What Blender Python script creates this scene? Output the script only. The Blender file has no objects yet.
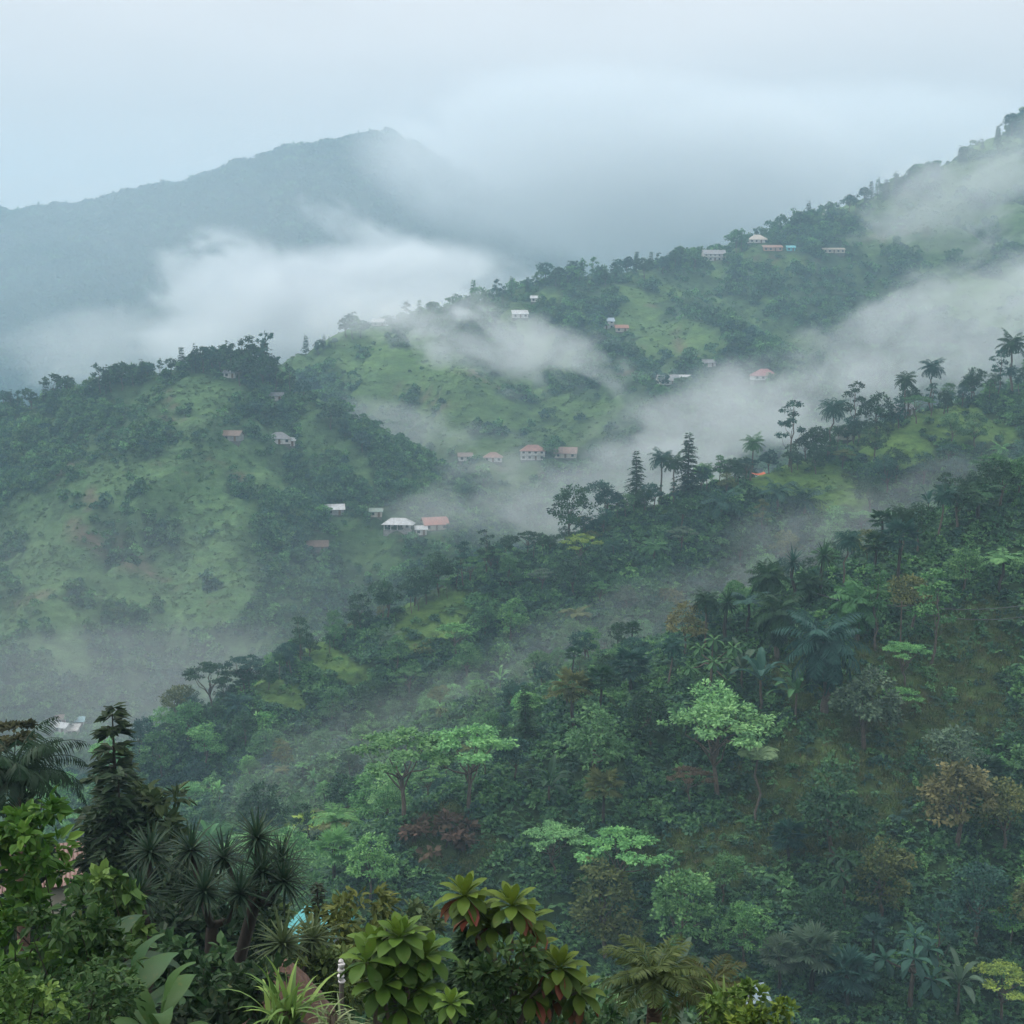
import bpy, math, random
import numpy as np
from mathutils import Vector, Matrix

random.seed(7)
SC = bpy.context.scene
COL = SC.collection
R = math.radians

# ------------------------------------------------------------------ camera
FOV = 40.0
F_PX = 512 / math.tan(R(FOV / 2))
PITCH = math.atan(182 / F_PX)
cam_data = bpy.data.cameras.new('camera')
cam_data.sensor_fit = 'HORIZONTAL'
cam_data.angle = R(FOV)
cam_data.clip_start = 0.2
cam_data.clip_end = 20000
cam = bpy.data.objects.new('camera', cam_data)
cam.rotation_euler = (R(90) - PITCH, 0, 0)
COL.objects.link(cam)
SC.camera = cam

# ------------------------------------------------------------------ sky, sun, exposure
SUN_EL, SUN_AZ = 48.0, -72.0          # azimuth from the view axis, negative is left
world = bpy.data.worlds.new('World')
SC.world = world
world.use_nodes = True
wt = world.node_tree
wt.nodes.clear()


def wnode(kind, **kw):
    n = wt.nodes.new(kind)
    for k, v in kw.items():
        setattr(n, k, v)
    return n


w_out = wnode('ShaderNodeOutputWorld')
w_bg = wnode('ShaderNodeBackground')
w_bg.inputs['Strength'].default_value = 0.1
w_sky = wnode('ShaderNodeTexSky', sky_type='NISHITA', sun_disc=False,
              sun_elevation=R(SUN_EL), sun_rotation=R(SUN_AZ))
w_tc = wnode('ShaderNodeTexCoord')
w_sep = wnode('ShaderNodeSeparateXYZ')
w_map = wnode('ShaderNodeMapRange', interpolation_type='LINEAR')
w_map.inputs['From Min'].default_value = 0.0
w_map.inputs['From Max'].default_value = 1.0
w_map.inputs['To Min'].default_value = 4.0      # overcast sky: three times brighter overhead than at the horizon
w_map.inputs['To Max'].default_value = 15.0
w_noise = wnode('ShaderNodeTexNoise')
w_noise.inputs['Scale'].default_value = 2.6
w_noise.inputs['Detail'].default_value = 4.0
w_noise.inputs['Roughness'].default_value = 0.45
w_stretch = wnode('ShaderNodeMapping')
w_stretch.inputs['Scale'].default_value = (1.0, 1.0, 3.2)
w_nmap = wnode('ShaderNodeMapRange')
w_nmap.inputs['From Min'].default_value = 0.3
w_nmap.inputs['From Max'].default_value = 0.7
w_nmap.inputs['To Min'].default_value = 0.90
w_nmap.inputs['To Max'].default_value = 1.12
w_mul = wnode('ShaderNodeMath', operation='MULTIPLY')
w_col = wnode('ShaderNodeVectorMath', operation='SCALE')
w_col.inputs[0].default_value = (1.07, 0.99, 0.96)
w_mix = wnode('ShaderNodeMix', data_type='RGBA')
w_mix.inputs['Factor'].default_value = 0.9
L = wt.links.new
L(w_tc.outputs['Generated'], w_sep.inputs[0])
L(w_sep.outputs['Z'], w_map.inputs['Value'])
L(w_tc.outputs['Generated'], w_stretch.inputs['Vector'])
L(w_stretch.outputs[0], w_noise.inputs['Vector'])
L(w_noise.outputs['Fac'], w_nmap.inputs['Value'])
L(w_map.outputs[0], w_mul.inputs[0])
L(w_nmap.outputs[0], w_mul.inputs[1])
L(w_mul.outputs[0], w_col.inputs['Scale'])
L(w_sky.outputs[0], w_mix.inputs['A'])
L(w_col.outputs[0], w_mix.inputs['B'])
L(w_mix.outputs['Result'], w_bg.inputs['Color'])
L(w_bg.outputs[0], w_out.inputs['Surface'])

sun_data = bpy.data.lights.new('sun', 'SUN')
sun_data.energy = 1.5
sun_data.angle = R(25)
sun_data.color = (1.0, 0.96, 0.90)
sun = bpy.data.objects.new('sun', sun_data)
_d = Vector((math.sin(R(SUN_AZ)) * math.cos(R(SUN_EL)), math.cos(R(SUN_AZ)) * math.cos(R(SUN_EL)), math.sin(R(SUN_EL))))
sun.rotation_euler = _d.to_track_quat('Z', 'Y').to_euler()
sun.location = (0, 0, 500)
COL.objects.link(sun)

SC.view_settings.view_transform = 'Standard'
SC.view_settings.look = 'None'
SC.view_settings.exposure = 0.56
SC.view_settings.gamma = 1.0
cy = SC.cycles
cy.max_bounces = 6
cy.diffuse_bounces = 3
cy.glossy_bounces = 1
cy.transmission_bounces = 3
cy.transparent_max_bounces = 8
cy.volume_bounces = 2
cy.volume_max_steps = 256
cy.volume_step_rate = 0.5
cy.sample_clamp_indirect = 4.0
cy.caustics_reflective = False
cy.caustics_refractive = False
cy.use_adaptive_sampling = True
cy.adaptive_threshold = 0.02
try:
    cy.use_denoising = True
    cy.denoiser = 'OPENIMAGEDENOISE'
    cy.denoising_input_passes = 'RGB_ALBEDO_NORMAL'
except Exception:
    pass

# ------------------------------------------------------------------ pixel <-> place
CP, SP = math.cos(PITCH), math.sin(PITCH)


def ray(px, py):
    a = (px - 512) / F_PX
    b = (512 - py) / F_PX
    return np.array([a, CP + b * SP, -SP + b * CP])


def at(px, py, Y):
    d = ray(px, py)
    return d * (Y / d[1])


def project(x, y, z):
    fwd = y * CP - z * SP
    up = y * SP + z * CP
    fwd = np.where(np.abs(fwd) < 1e-6, 1e-6, fwd)
    return 512 + F_PX * x / fwd, 512 - F_PX * up / fwd, fwd


# ------------------------------------------------------------------ noise
_rs = np.random.RandomState(11)
_perm = np.concatenate([_rs.permutation(512)] * 3)
_ang = _rs.rand(512) * 2 * np.pi
_gx, _gy = np.cos(_ang), np.sin(_ang)


def perlin(x, y):
    xi, yi = np.floor(x).astype(int), np.floor(y).astype(int)
    xf, yf = x - xi, y - yi
    xi &= 511
    yi &= 511
    u = xf * xf * xf * (xf * (xf * 6 - 15) + 10)
    v = yf * yf * yf * (yf * (yf * 6 - 15) + 10)

    def g(ix, iy, fx, fy):
        h = _perm[_perm[ix & 511] + (iy & 511)] & 511
        return _gx[h] * fx + _gy[h] * fy
    a = g(xi, yi, xf, yf)
    b = g(xi + 1, yi, xf - 1, yf)
    c = g(xi, yi + 1, xf, yf - 1)
    d = g(xi + 1, yi + 1, xf - 1, yf - 1)
    return (a + u * (b - a)) * (1 - v) + (c + u * (d - c)) * v


def fbm(x, y, o=4, gain=0.5):
    s, a, f = 0.0, 1.0, 1.0
    for i in range(o):
        s = s + a * perlin(x * f + 17.3 * i, y * f - 9.1 * i)
        a *= gain
        f *= 2.03
    return s


def smooth(t):
    t = np.clip(t, 0, 1)
    return t * t * (3 - 2 * t)


# ------------------------------------------------------------------ object helpers
def link(o, parent=None):
    COL.objects.link(o)
    if parent is not None:
        o.parent = parent
    return o


def tag(o, label=None, cat=None, group=None, kind=None):
    if label:
        o['label'] = label
    if cat:
        o['category'] = cat
    if group:
        o['group'] = group
    if kind:
        o['kind'] = kind
    return o


def empty(name, loc, rz=0.0, label=None, cat=None, group=None, scale=1.0):
    o = bpy.data.objects.new(name, None)
    o.empty_display_size = 0.5
    o.location = loc
    o.rotation_euler = (0, 0, rz)
    o.scale = (scale, scale, scale)
    link(o)
    return tag(o, label, cat, group)


def new_mat(name):
    m = bpy.data.materials.new(name)
    m.use_nodes = True
    m.node_tree.nodes.clear()
    return m, m.node_tree


# ------------------------------------------------------------------ terrain
def catmull(P, step):
    P = np.asarray(P, float)
    P = np.vstack([2 * P[0] - P[1], P, 2 * P[-1] - P[-2]])
    out = []
    for i in range(1, len(P) - 2):
        p0, p1, p2, p3 = P[i - 1:i + 3]
        n = max(2, int(np.linalg.norm(p2 - p1) / step))
        t = np.linspace(0, 1, n, endpoint=False)[:, None]
        out.append(0.5 * (2 * p1 + (p2 - p0) * t + (2 * p0 - 5 * p1 + 4 * p2 - p3) * t ** 2 + (3 * p1 - p0 - 3 * p2 + p3) * t ** 3))
    out.append(P[-2][None])
    return np.vstack(out)


class Hill:
    """A heightfield that falls away from one or more crest lines, with gullies."""

    def __init__(self, name, crests, bounds, cell, gully=(40, 10), rough=(30, 3), seed=0, k=4.0, fn=None):
        self.name, self.cell = name, cell
        x0, x1, y0, y1 = bounds
        self.x0, self.y0 = x0, y0
        nx, ny = int((x1 - x0) / cell) + 1, int((y1 - y0) / cell) + 1
        self.nx, self.ny = nx, ny
        gx = x0 + np.arange(nx) * cell
        gy = y0 + np.arange(ny) * cell
        X, Y = np.meshgrid(gx, gy)
        X, Y = X.ravel(), Y.ravel()
        if fn is not None:
            H = fn(X, Y)
            D = np.full_like(H, 50.0)
        else:
            H, D = None, None
            wx = X + rough[0] * 0.25 * fbm(X / rough[0] + seed, Y / rough[0], 3)
            wy = Y + rough[0] * 0.25 * fbm(X / rough[0] - seed - 31, Y / rough[0] + 7, 3)
            for (pts, sf, sb, rad) in crests:
                C = catmull([at(*p) for p in pts], cell * 2.0)
                h, d = self.fall(wx, wy, C, sf, sb, rad, gully, seed)
                if H is None:
                    H, D = h, d
                else:
                    m = np.maximum(H, h)
                    e = np.exp(-np.abs(H - h) / k)
                    D = np.minimum(D, d)
                    H = m + k * np.log1p(e) * 0.8
        amp = rough[1] * (0.25 + 0.75 * smooth(D / (rough[0] * 1.2)))
        H = H + amp * fbm(X / rough[0] + 3.7 + seed, Y / rough[0] + 1.1, 5, 0.48)
        self.X, self.Y, self.H, self.D = X, Y, H, D
        self.G = H.reshape(ny, nx)

    @staticmethod
    def fall(X, Y, C, sf, sb, rad, gully, seed):
        h = np.empty_like(X)
        dd = np.empty_like(X)
        T = np.gradient(C[:, :2], axis=0)
        T /= np.linalg.norm(T, axis=1)[:, None] + 1e-9
        S = np.concatenate([[0], np.cumsum(np.linalg.norm(np.diff(C[:, :2], axis=0), axis=1))])
        for i in range(0, len(X), 8000):
            x, y = X[i:i + 8000], Y[i:i + 8000]
            dx = x[:, None] - C[None, :, 0]
            dy = y[:, None] - C[None, :, 1]
            q = dx * dx + dy * dy
            j = q.argmin(1)
            r = np.arange(len(x))
            d = np.sqrt(q[r, j])
            side = (T[j, 0] * dy[r, j] - T[j, 1] * dx[r, j]) / (d + 1.0)
            w = smooth(side * 0.5 + 0.5)
            slope = sf * (1 - w) + sb * w
            drop = slope * (np.sqrt(d * d + rad * rad) - rad)
            g = perlin(S[j] / gully[0] + seed * 3.1, d / (gully[0] * 3.2) + seed)
            g2 = perlin(S[j] / (gully[0] * 0.42) + seed * 1.7, d / (gully[0] * 1.6) - seed)
            valley = (0.55 - np.abs(g) * 1.6) + 0.35 * (0.5 - np.abs(g2) * 1.5)
            h[i:i + 8000] = C[j, 2] - drop - gully[1] * valley * smooth(d / (gully[1] * 5.0 + 1))
            dd[i:i + 8000] = d
        return h, dd

    def sample(self, x, y):
        u = (np.asarray(x, float) - self.x0) / self.cell
        v = (np.asarray(y, float) - self.y0) / self.cell
        ok = (u >= 0) & (v >= 0) & (u < self.nx - 1.001) & (v < self.ny - 1.001)
        u = np.clip(u, 0, self.nx - 1.002)
        v = np.clip(v, 0, self.ny - 1.002)
        i, j = u.astype(int), v.astype(int)
        a, b = u - i, v - j
        G = self.G
        z = (G[j, i] * (1 - a) + G[j, i + 1] * a) * (1 - b) + (G[j + 1, i] * (1 - a) + G[j + 1, i + 1] * a) * b
        return np.where(ok, z, -1e4)

    def mesh(self, mat, low=-170.0, cover=None, label=None):
        V = np.stack([self.X, self.Y, self.H], 1)
        idx = np.arange(self.nx * self.ny).reshape(self.ny, self.nx)
        q = np.stack([idx[:-1, :-1], idx[:-1, 1:], idx[1:, 1:], idx[1:, :-1]], -1).reshape(-1, 4)
        keep = self.H[q].max(1) > low
        q = q[keep]
        used = np.zeros(len(V), bool)
        used[q.ravel()] = True
        remap = np.cumsum(used) - 1
        me = mesh_from(self.name, V[used], remap[q])
        me.materials.append(mat)
        if cover is not None:
            a = me.attributes.new('cover', 'FLOAT', 'POINT')
            a.data.foreach_set('value', cover[used].astype(np.float32))
            a = me.attributes.new('soil', 'FLOAT', 'POINT')
            a.data.foreach_set('value', self.soil[used].astype(np.float32))
        o = link(bpy.data.objects.new(self.name, me))
        tag(o, kind='structure')
        return o


def mesh_from(name, V, Q, smooth_shade=True, tint=None, mats=None, mat_index=None):
    """V (n,3), Q quads (m,4) -> mesh, through foreach_set."""
    V = np.ascontiguousarray(V, np.float32)
    Q = np.ascontiguousarray(Q, np.int32)
    me = bpy.data.meshes.new(name)
    me.vertices.add(len(V))
    me.vertices.foreach_set('co', V.ravel())
    me.loops.add(Q.size)
    me.loops.foreach_set('vertex_index', Q.ravel())
    me.polygons.add(len(Q))
    me.polygons.foreach_set('loop_start', np.arange(0, Q.size, 4, dtype=np.int32))
    me.polygons.foreach_set('loop_total', np.full(len(Q), 4, np.int32))
    me.update(calc_edges=True)
    me.polygons.foreach_set('use_smooth', np.full(len(Q), smooth_shade))
    if tint is not None:
        a = me.attributes.new('tint', 'FLOAT', 'POINT')
        a.data.foreach_set('value', np.ascontiguousarray(tint, np.float32))
    if mats:
        for m in mats:
            me.materials.append(m)
    if mat_index is not None:
        me.polygons.foreach_set('material_index', np.ascontiguousarray(mat_index, np.int32))
    return me


CRESTS = {
    'distant_mountain': [
        ([(-420, 240, 2500), (-200, 222, 2500), (0, 212, 2450), (60, 207, 2420), (110, 203, 2400), (150, 190, 2360), (200, 181, 2330),
          (250, 163, 2300), (300, 147, 2270), (350, 140, 2250), (388, 134, 2230), (440, 160, 2220), (500, 205, 2200), (560, 255, 2150), (640, 320, 2050)], 0.52, 0.5, 40),
    ],
    'hidden_mountain': [
        ([(300, 260, 3100), (420, 215, 3100), (540, 180, 3100), (660, 160, 3100), (780, 172, 3050), (900, 185, 3000), (1150, 190, 3000), (1500, 150, 3000)], 0.5, 0.5, 60),
    ],
    'far_ridge': [
        ([(1500, -20, 1300), (1250, 40, 1200), (1100, 88, 1130), (1024, 126, 1100), (985, 146, 1075), (925, 180, 1040), (860, 202, 1000), (800, 225, 960), (750, 246, 930), (700, 262, 905),
          (640, 270, 885), (600, 277, 875), (550, 279, 860), (500, 296, 845), (450, 312, 830), (400, 322, 820), (350, 332, 810), (300, 355, 795), (250, 390, 780), (180, 440, 770), (80, 520, 760)][::-1], 0.37, 0.5, 18),
        ([(605, 283, 868), (650, 330, 800), (690, 385, 720), (720, 440, 660)], 0.42, 0.42, 14),
    ],
    'left_hill': [
        ([(-420, 470, 650), (-200, 430, 640), (-60, 418, 625), (0, 412, 615), (40, 407, 612), (80, 398, 608), (120, 385, 605), (180, 370, 602), (225, 367, 602), (270, 383, 600),
          (310, 402, 590), (350, 440, 575), (400, 492, 555), (440, 530, 535), (490, 580, 505), (560, 660, 480)], 0.60, 0.50, 12),
        ([(120, 390, 603), (108, 470, 545), (72, 545, 492), (15, 650, 440)], 0.55, 0.55, 8),
        ([(228, 372, 600), (210, 450, 548), (228, 540, 505), (262, 620, 470), (240, 690, 440)], 0.55, 0.5, 8),
    ],
    'middle_ridge': [
        ([(1500, 250, 520), (1200, 325, 460), (1090, 360, 435), (1024, 388, 420), (960, 405, 410), (900, 420, 398), (850, 447, 390), (780, 468, 382), (740, 482, 376), (690, 495, 368), (640, 512, 358),
          (560, 545, 345), (500, 566, 336), (450, 588, 330), (400, 612, 324), (340, 642, 316), (290, 672, 308), (230, 704, 302), (170, 738, 295), (110, 782, 286), (20, 870, 276)][::-1], 0.62, 0.60, 7),
    ],
    'near_hillside': [
        ([(1500, 330, 290), (1250, 390, 262), (1100, 445, 243), (1024, 482, 232), (960, 515, 226), (900, 550, 220), (850, 575, 215), (790, 605, 209), (740, 622, 205), (700, 645, 201), (640, 682, 196),
          (600, 708, 192), (560, 735, 188), (500, 775, 183), (440, 806, 178), (380, 846, 172), (310, 905, 166), (220, 1000, 160)][::-1], 0.56, 0.62, 6),
        ([(840, 580, 214), (800, 720, 184), (770, 860, 164), (740, 1000, 148)], 0.45, 0.45, 8),
    ],
}


def front_fn(X, Y):
    return -4.0 - 0.40 * Y - 0.004 * np.maximum(0, Y - 40) ** 2 - 0.20 * np.maximum(X - 0.5, 0) * np.minimum(Y, 60) / 30 - 0.02 * np.maximum(-X - 40, 0)


HILLS = {}
HILLS['distant_mountain'] = Hill('distant_mountain', CRESTS['distant_mountain'], (-1900, 900, 1350, 2900), 16, (190, 85), (110, 20), 5, 20)
HILLS['hidden_mountain'] = Hill('hidden_mountain', CRESTS['hidden_mountain'], (-900, 2600, 2200, 3700), 28, (260, 50), (200, 26), 9, 20)
HILLS['far_ridge'] = Hill('far_ridge', CRESTS['far_ridge'], (-420, 900, 470, 1450), 5.0, (85, 22), (48, 8.0), 2, 6)
HILLS['left_hill'] = Hill('left_hill', CRESTS['left_hill'], (-520, 90, 330, 760), 2.8, (52, 19), (26, 6.0), 3, 5)
HILLS['middle_ridge'] = Hill('middle_ridge', CRESTS['middle_ridge'], (-170, 360, 210, 560), 2.2, (40, 8), (22, 3.0), 4, 3)
HILLS['near_hillside'] = Hill('near_hillside', CRESTS['near_hillside'], (-80, 240, 105, 330), 1.3, (30, 4.5), (15, 1.6), 6, 3)
HILLS['front_slope'] = Hill('front_slope', None, (-75, 75, -14, 150), 1.0, rough=(12, 1.2), fn=front_fn)
VALLEY_Z = -128.0


def ground(x, y):
    z = np.full(np.shape(x), VALLEY_Z)
    for h in HILLS.values():
        z = np.maximum(z, h.sample(x, y))
    return z


def which_hill(x, y):
    names = list(HILLS)
    zs = np.stack([HILLS[n].sample(x, y) for n in names])
    return zs.argmax(0), names


_T = np.concatenate([np.arange(8, 60, 0.5), np.arange(60, 260, 1.0), np.arange(260, 700, 2.0), np.arange(700, 1400, 5.0), np.arange(1400, 3300, 15)])


def cast(px, py, ymin=8.0, ymax=3300.0):
    """Where the line of sight through a pixel first meets the terrain (None if it does not)."""
    d = ray(px, py)
    d = d / d[1]
    T = _T[(_T >= ymin) & (_T <= ymax)]
    p = d[None, :] * T[:, None]
    below = ground(p[:, 0], p[:, 1]) > p[:, 2]
    k = int(below.argmax())
    if not below[k]:
        return None
    if k == 0:
        q = p[0]
    else:
        a, b = T[k - 1], T[k]
        for _ in range(12):
            m = 0.5 * (a + b)
            q = d * m
            if ground(q[0:1], q[1:2])[0] > q[2]:
                b = m
            else:
                a = m
        q = d * b
    return np.array([q[0], q[1], float(ground(q[0:1], q[1:2])[0])])


def visible(x, y, z):
    """Is the point (above ground by the caller) in the line of sight of the camera over bare terrain?"""
    x, y, z = (np.asarray(v, float) for v in (x, y, z))
    ok = np.ones(len(x), bool)
    for t in np.linspace(0.06, 0.985, 90):
        ok &= ground(x * t, y * t) < z * t + 0.2
    return ok
# ------------------------------------------------------------------ ground materials
def nd(nt, kind, **kw):
    n = nt.nodes.new(kind)
    for k, v in kw.items():
        setattr(n, k, v)
    return n


def ramp(nt, stops):
    n = nt.nodes.new('ShaderNodeValToRGB')
    el = n.color_ramp.elements
    while len(el) > 1:
        el.remove(el[-1])
    el[0].position, el[0].color = stops[0][0], (*stops[0][1], 1)
    for p, c in stops[1:]:
        e = el.new(p)
        e.color = (*c, 1)
    return n


def terrain_material(name, scale, grass_a, grass_b, brush, soil, soil_amt=0.12, bump=1.0):
    m, nt = new_mat(name)
    lk = nt.links.new
    out = nd(nt, 'ShaderNodeOutputMaterial')
    bs = nd(nt, 'ShaderNodeBsdfPrincipled')
    bs.inputs['Roughness'].default_value = 0.9
    bs.inputs['Specular IOR Level'].default_value = 0.1
    geo = nd(nt, 'ShaderNodeNewGeometry')
    cov = nd(nt, 'ShaderNodeAttribute', attribute_name='cover')

    def noise(s, detail, rough=0.55, stretch=None):
        n = nd(nt, 'ShaderNodeTexNoise')
        n.inputs['Scale'].default_value = s
        n.inputs['Detail'].default_value = detail
        n.inputs['Roughness'].default_value = rough
        if stretch:
            mp = nd(nt, 'ShaderNodeMapping')
            mp.inputs['Scale'].default_value = stretch
            lk(geo.outputs['Position'], mp.inputs['Vector'])
            lk(mp.outputs[0], n.inputs['Vector'])
        else:
            lk(geo.outputs['Position'], n.inputs['Vector'])
        return n
    n_big = noise(1.0 / (scale * 9), 5)
    n_mid = noise(1.0 / (scale * 1.6), 6, 0.65)
    n_fine = noise(1.0 / (scale * 0.25), 4, 0.7)
    n_line = noise(1.0 / (scale * 1.3), 4, 0.6, (1, 1, 4.5))       # contour-wise paths trodden into the grass
    g = ramp(nt, [(0.3, grass_a), (0.7, grass_b)])
    lk(n_line.outputs['Fac'], g.inputs['Fac'])
    b = ramp(nt, [(0.35, tuple(c * 0.6 for c in brush)), (0.7, tuple(c * 1.5 for c in brush))])
    lk(n_fine.outputs['Fac'], b.inputs['Fac'])
    # cover attribute (0 brush .. 1 grass), broken up by noise
    ad = nd(nt, 'ShaderNodeMath', operation='ADD')
    sb = nd(nt, 'ShaderNodeMath', operation='MULTIPLY_ADD')
    sb.inputs[1].default_value = 1.6
    sb.inputs[2].default_value = -0.8
    lk(n_mid.outputs['Fac'], sb.inputs[0])
    lk(cov.outputs['Fac'], ad.inputs[0])
    lk(sb.outputs[0], ad.inputs[1])
    st = nd(nt, 'ShaderNodeMapRange', interpolation_type='SMOOTHSTEP')
    st.inputs['From Min'].default_value = 0.3
    st.inputs['From Max'].default_value = 0.7
    lk(ad.outputs[0], st.inputs['Value'])
    mx = nd(nt, 'ShaderNodeMix', data_type='RGBA')
    lk(st.outputs[0], mx.inputs['Factor'])
    lk(b.outputs[0], mx.inputs['A'])
    lk(g.outputs[0], mx.inputs['B'])
    # bare soil where a broad noise peaks
    so = nd(nt, 'ShaderNodeMapRange', interpolation_type='SMOOTHSTEP')
    so.inputs['From Min'].default_value = 0.70 - soil_amt
    so.inputs['From Max'].default_value = 0.80 - soil_amt
    so.inputs['To Max'].default_value = 0.75
    n_soil = noise(1.0 / (scale * 3.1), 7, 0.7, (1, 1, 2.0))
    lk(n_soil.outputs['Fac'], so.inputs['Value'])
    sa = nd(nt, 'ShaderNodeAttribute', attribute_name='soil')
    sm = nd(nt, 'ShaderNodeMath', operation='MAXIMUM')
    lk(sa.outputs['Fac'], sm.inputs[0])
    lk(so.outputs[0], sm.inputs[1])
    mx2 = nd(nt, 'ShaderNodeMix', data_type='RGBA')
    lk(sm.outputs[0], mx2.inputs['Factor'])
    lk(mx.outputs['Result'], mx2.inputs['A'])
    mx2.inputs['B'].default_value = (*soil, 1)
    # broad tone change
    tone = nd(nt, 'ShaderNodeMapRange')
    tone.inputs['From Min'].default_value = 0.3
    tone.inputs['From Max'].default_value = 0.7
    tone.inputs['To Min'].default_value = 0.7
    tone.inputs['To Max'].default_value = 1.3
    lk(n_big.outputs['Fac'], tone.inputs['Value'])
    tf = nd(nt, 'ShaderNodeMapRange')
    tf.inputs['From Min'].default_value = 0.32
    tf.inputs['From Max'].default_value = 0.68
    tf.inputs['To Min'].default_value = 0.62
    tf.inputs['To Max'].default_value = 1.38
    n_tuft = noise(1.0 / (scale * 0.5), 6, 0.75, (1, 1, 2.5))
    lk(n_tuft.outputs['Fac'], tf.inputs['Value'])
    tm = nd(nt, 'ShaderNodeMath', operation='MULTIPLY')
    lk(tone.outputs[0], tm.inputs[0])
    lk(tf.outputs[0], tm.inputs[1])
    vm = nd(nt, 'ShaderNodeVectorMath', operation='SCALE')
    lk(mx2.outputs['Result'], vm.inputs[0])
    lk(tm.outputs[0], vm.inputs['Scale'])
    lk(vm.outputs[0], bs.inputs['Base Color'])
    bp = nd(nt, 'ShaderNodeBump')
    bp.inputs['Strength'].default_value = 0.9
    bp.inputs['Distance'].default_value = scale * 0.14 * bump
    lk(n_mid.outputs['Fac'], bp.inputs['Height'])
    bp2 = nd(nt, 'ShaderNodeBump')
    bp2.inputs['Strength'].default_value = 0.8
    bp2.inputs['Distance'].default_value = scale * 0.05 * bump
    lk(n_fine.outputs['Fac'], bp2.inputs['Height'])
    lk(bp.outputs[0], bp2.inputs['Normal'])
    lk(bp2.outputs[0], bs.inputs['Normal'])
    lk(bs.outputs[0], out.inputs['Surface'])
    return m


# grassy clearings and bare crests, as ellipses seen on each hill (px, py, rx, ry, tilt deg)
GRASS = {
    'left_hill': [(170, 395, 75, 28, 0), (110, 500, 60, 45, -20), (60, 560, 70, 70, -30), (190, 505, 60, 55, 40), (150, 580, 75, 50, 30), (215, 595, 60, 50, 55),
                  (330, 455, 60, 20, 45), (45, 640, 60, 35, 0), (300, 400, 30, 14, 30), (255, 470, 40, 30, 40), (40, 430, 22, 14, 10), (380, 560, 50, 20, 40)],
    'far_ridge': [(370, 360, 110, 35, 10), (440, 410, 110, 40, 25), (540, 330, 45, 35, 40), (560, 420, 60, 30, 0), (640, 310, 40, 30, 60), (900, 225, 130, 30, 25), (980, 190, 60, 60, 40),
                  (300, 350, 50, 20, 0), (480, 470, 60, 25, 10), (680, 345, 60, 22, 0), (760, 262, 60, 12, 0), (1000, 300, 70, 40, 0)],
    'middle_ridge': [(800, 478, 75, 26, 20), (880, 440, 60, 22, 20), (440, 612, 36, 26, -20), (265, 685, 50, 16, 30), (330, 660, 45, 15, 35), (960, 425, 60, 20, 15), (410, 630, 20, 20, 0), (650, 505, 26, 8, 20)],
    'near_hillside': [(890, 690, 120, 50, 10), (860, 770, 110, 60, -10), (980, 640, 50, 40, 0), (800, 820, 70, 40, 0), (450, 840, 45, 28, 20), (700, 860, 60, 30, 0)],
}


def zone(name, px, py, soft=0.5):
    c = np.zeros(np.shape(px))
    for (ex, ey, rx, ry, tl) in GRASS.get(name, []):
        ca, sa = math.cos(R(tl)), math.sin(R(tl))
        u = ((px - ex) * ca + (py - ey) * sa) / rx
        v = (-(px - ex) * sa + (py - ey) * ca) / ry
        r = np.sqrt(u * u + v * v)
        c = np.maximum(c, 1 - smooth((r - 1 + soft) / (2 * soft)))
    return c


MAT_T = {
    'distant_mountain': terrain_material('distant_forest_cover', 40, (0.045, 0.085, 0.03), (0.06, 0.10, 0.035), (0.028, 0.05, 0.025), (0.09, 0.07, 0.045), 0.05),
    'far_ridge': terrain_material('far_grass_cover', 13, (0.050, 0.100, 0.034), (0.085, 0.145, 0.046), (0.036, 0.07, 0.032), (0.10, 0.08, 0.055), 0.08),
    'left_hill': terrain_material('hill_grass_cover', 8, (0.040, 0.088, 0.036), (0.070, 0.125, 0.048), (0.036, 0.070, 0.030), (0.095, 0.072, 0.052), 0.09),
    'middle_ridge': terrain_material('ridge_grass_cover', 5, (0.055, 0.115, 0.032), (0.098, 0.172, 0.046), (0.028, 0.052, 0.02), (0.09, 0.06, 0.035), 0.06),
    'near_hillside': terrain_material('near_grass_cover', 3, (0.042, 0.080, 0.027), (0.070, 0.108, 0.036), (0.022, 0.046, 0.018), (0.075, 0.05, 0.03), 0.03),
    'front_slope': terrain_material('front_soil_cover', 2, (0.03, 0.05, 0.015), (0.05, 0.08, 0.02), (0.015, 0.03, 0.01), (0.05, 0.035, 0.022), 0.1),
}
MAT_T['hidden_mountain'] = MAT_T['distant_mountain']
COVER = {}
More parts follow.
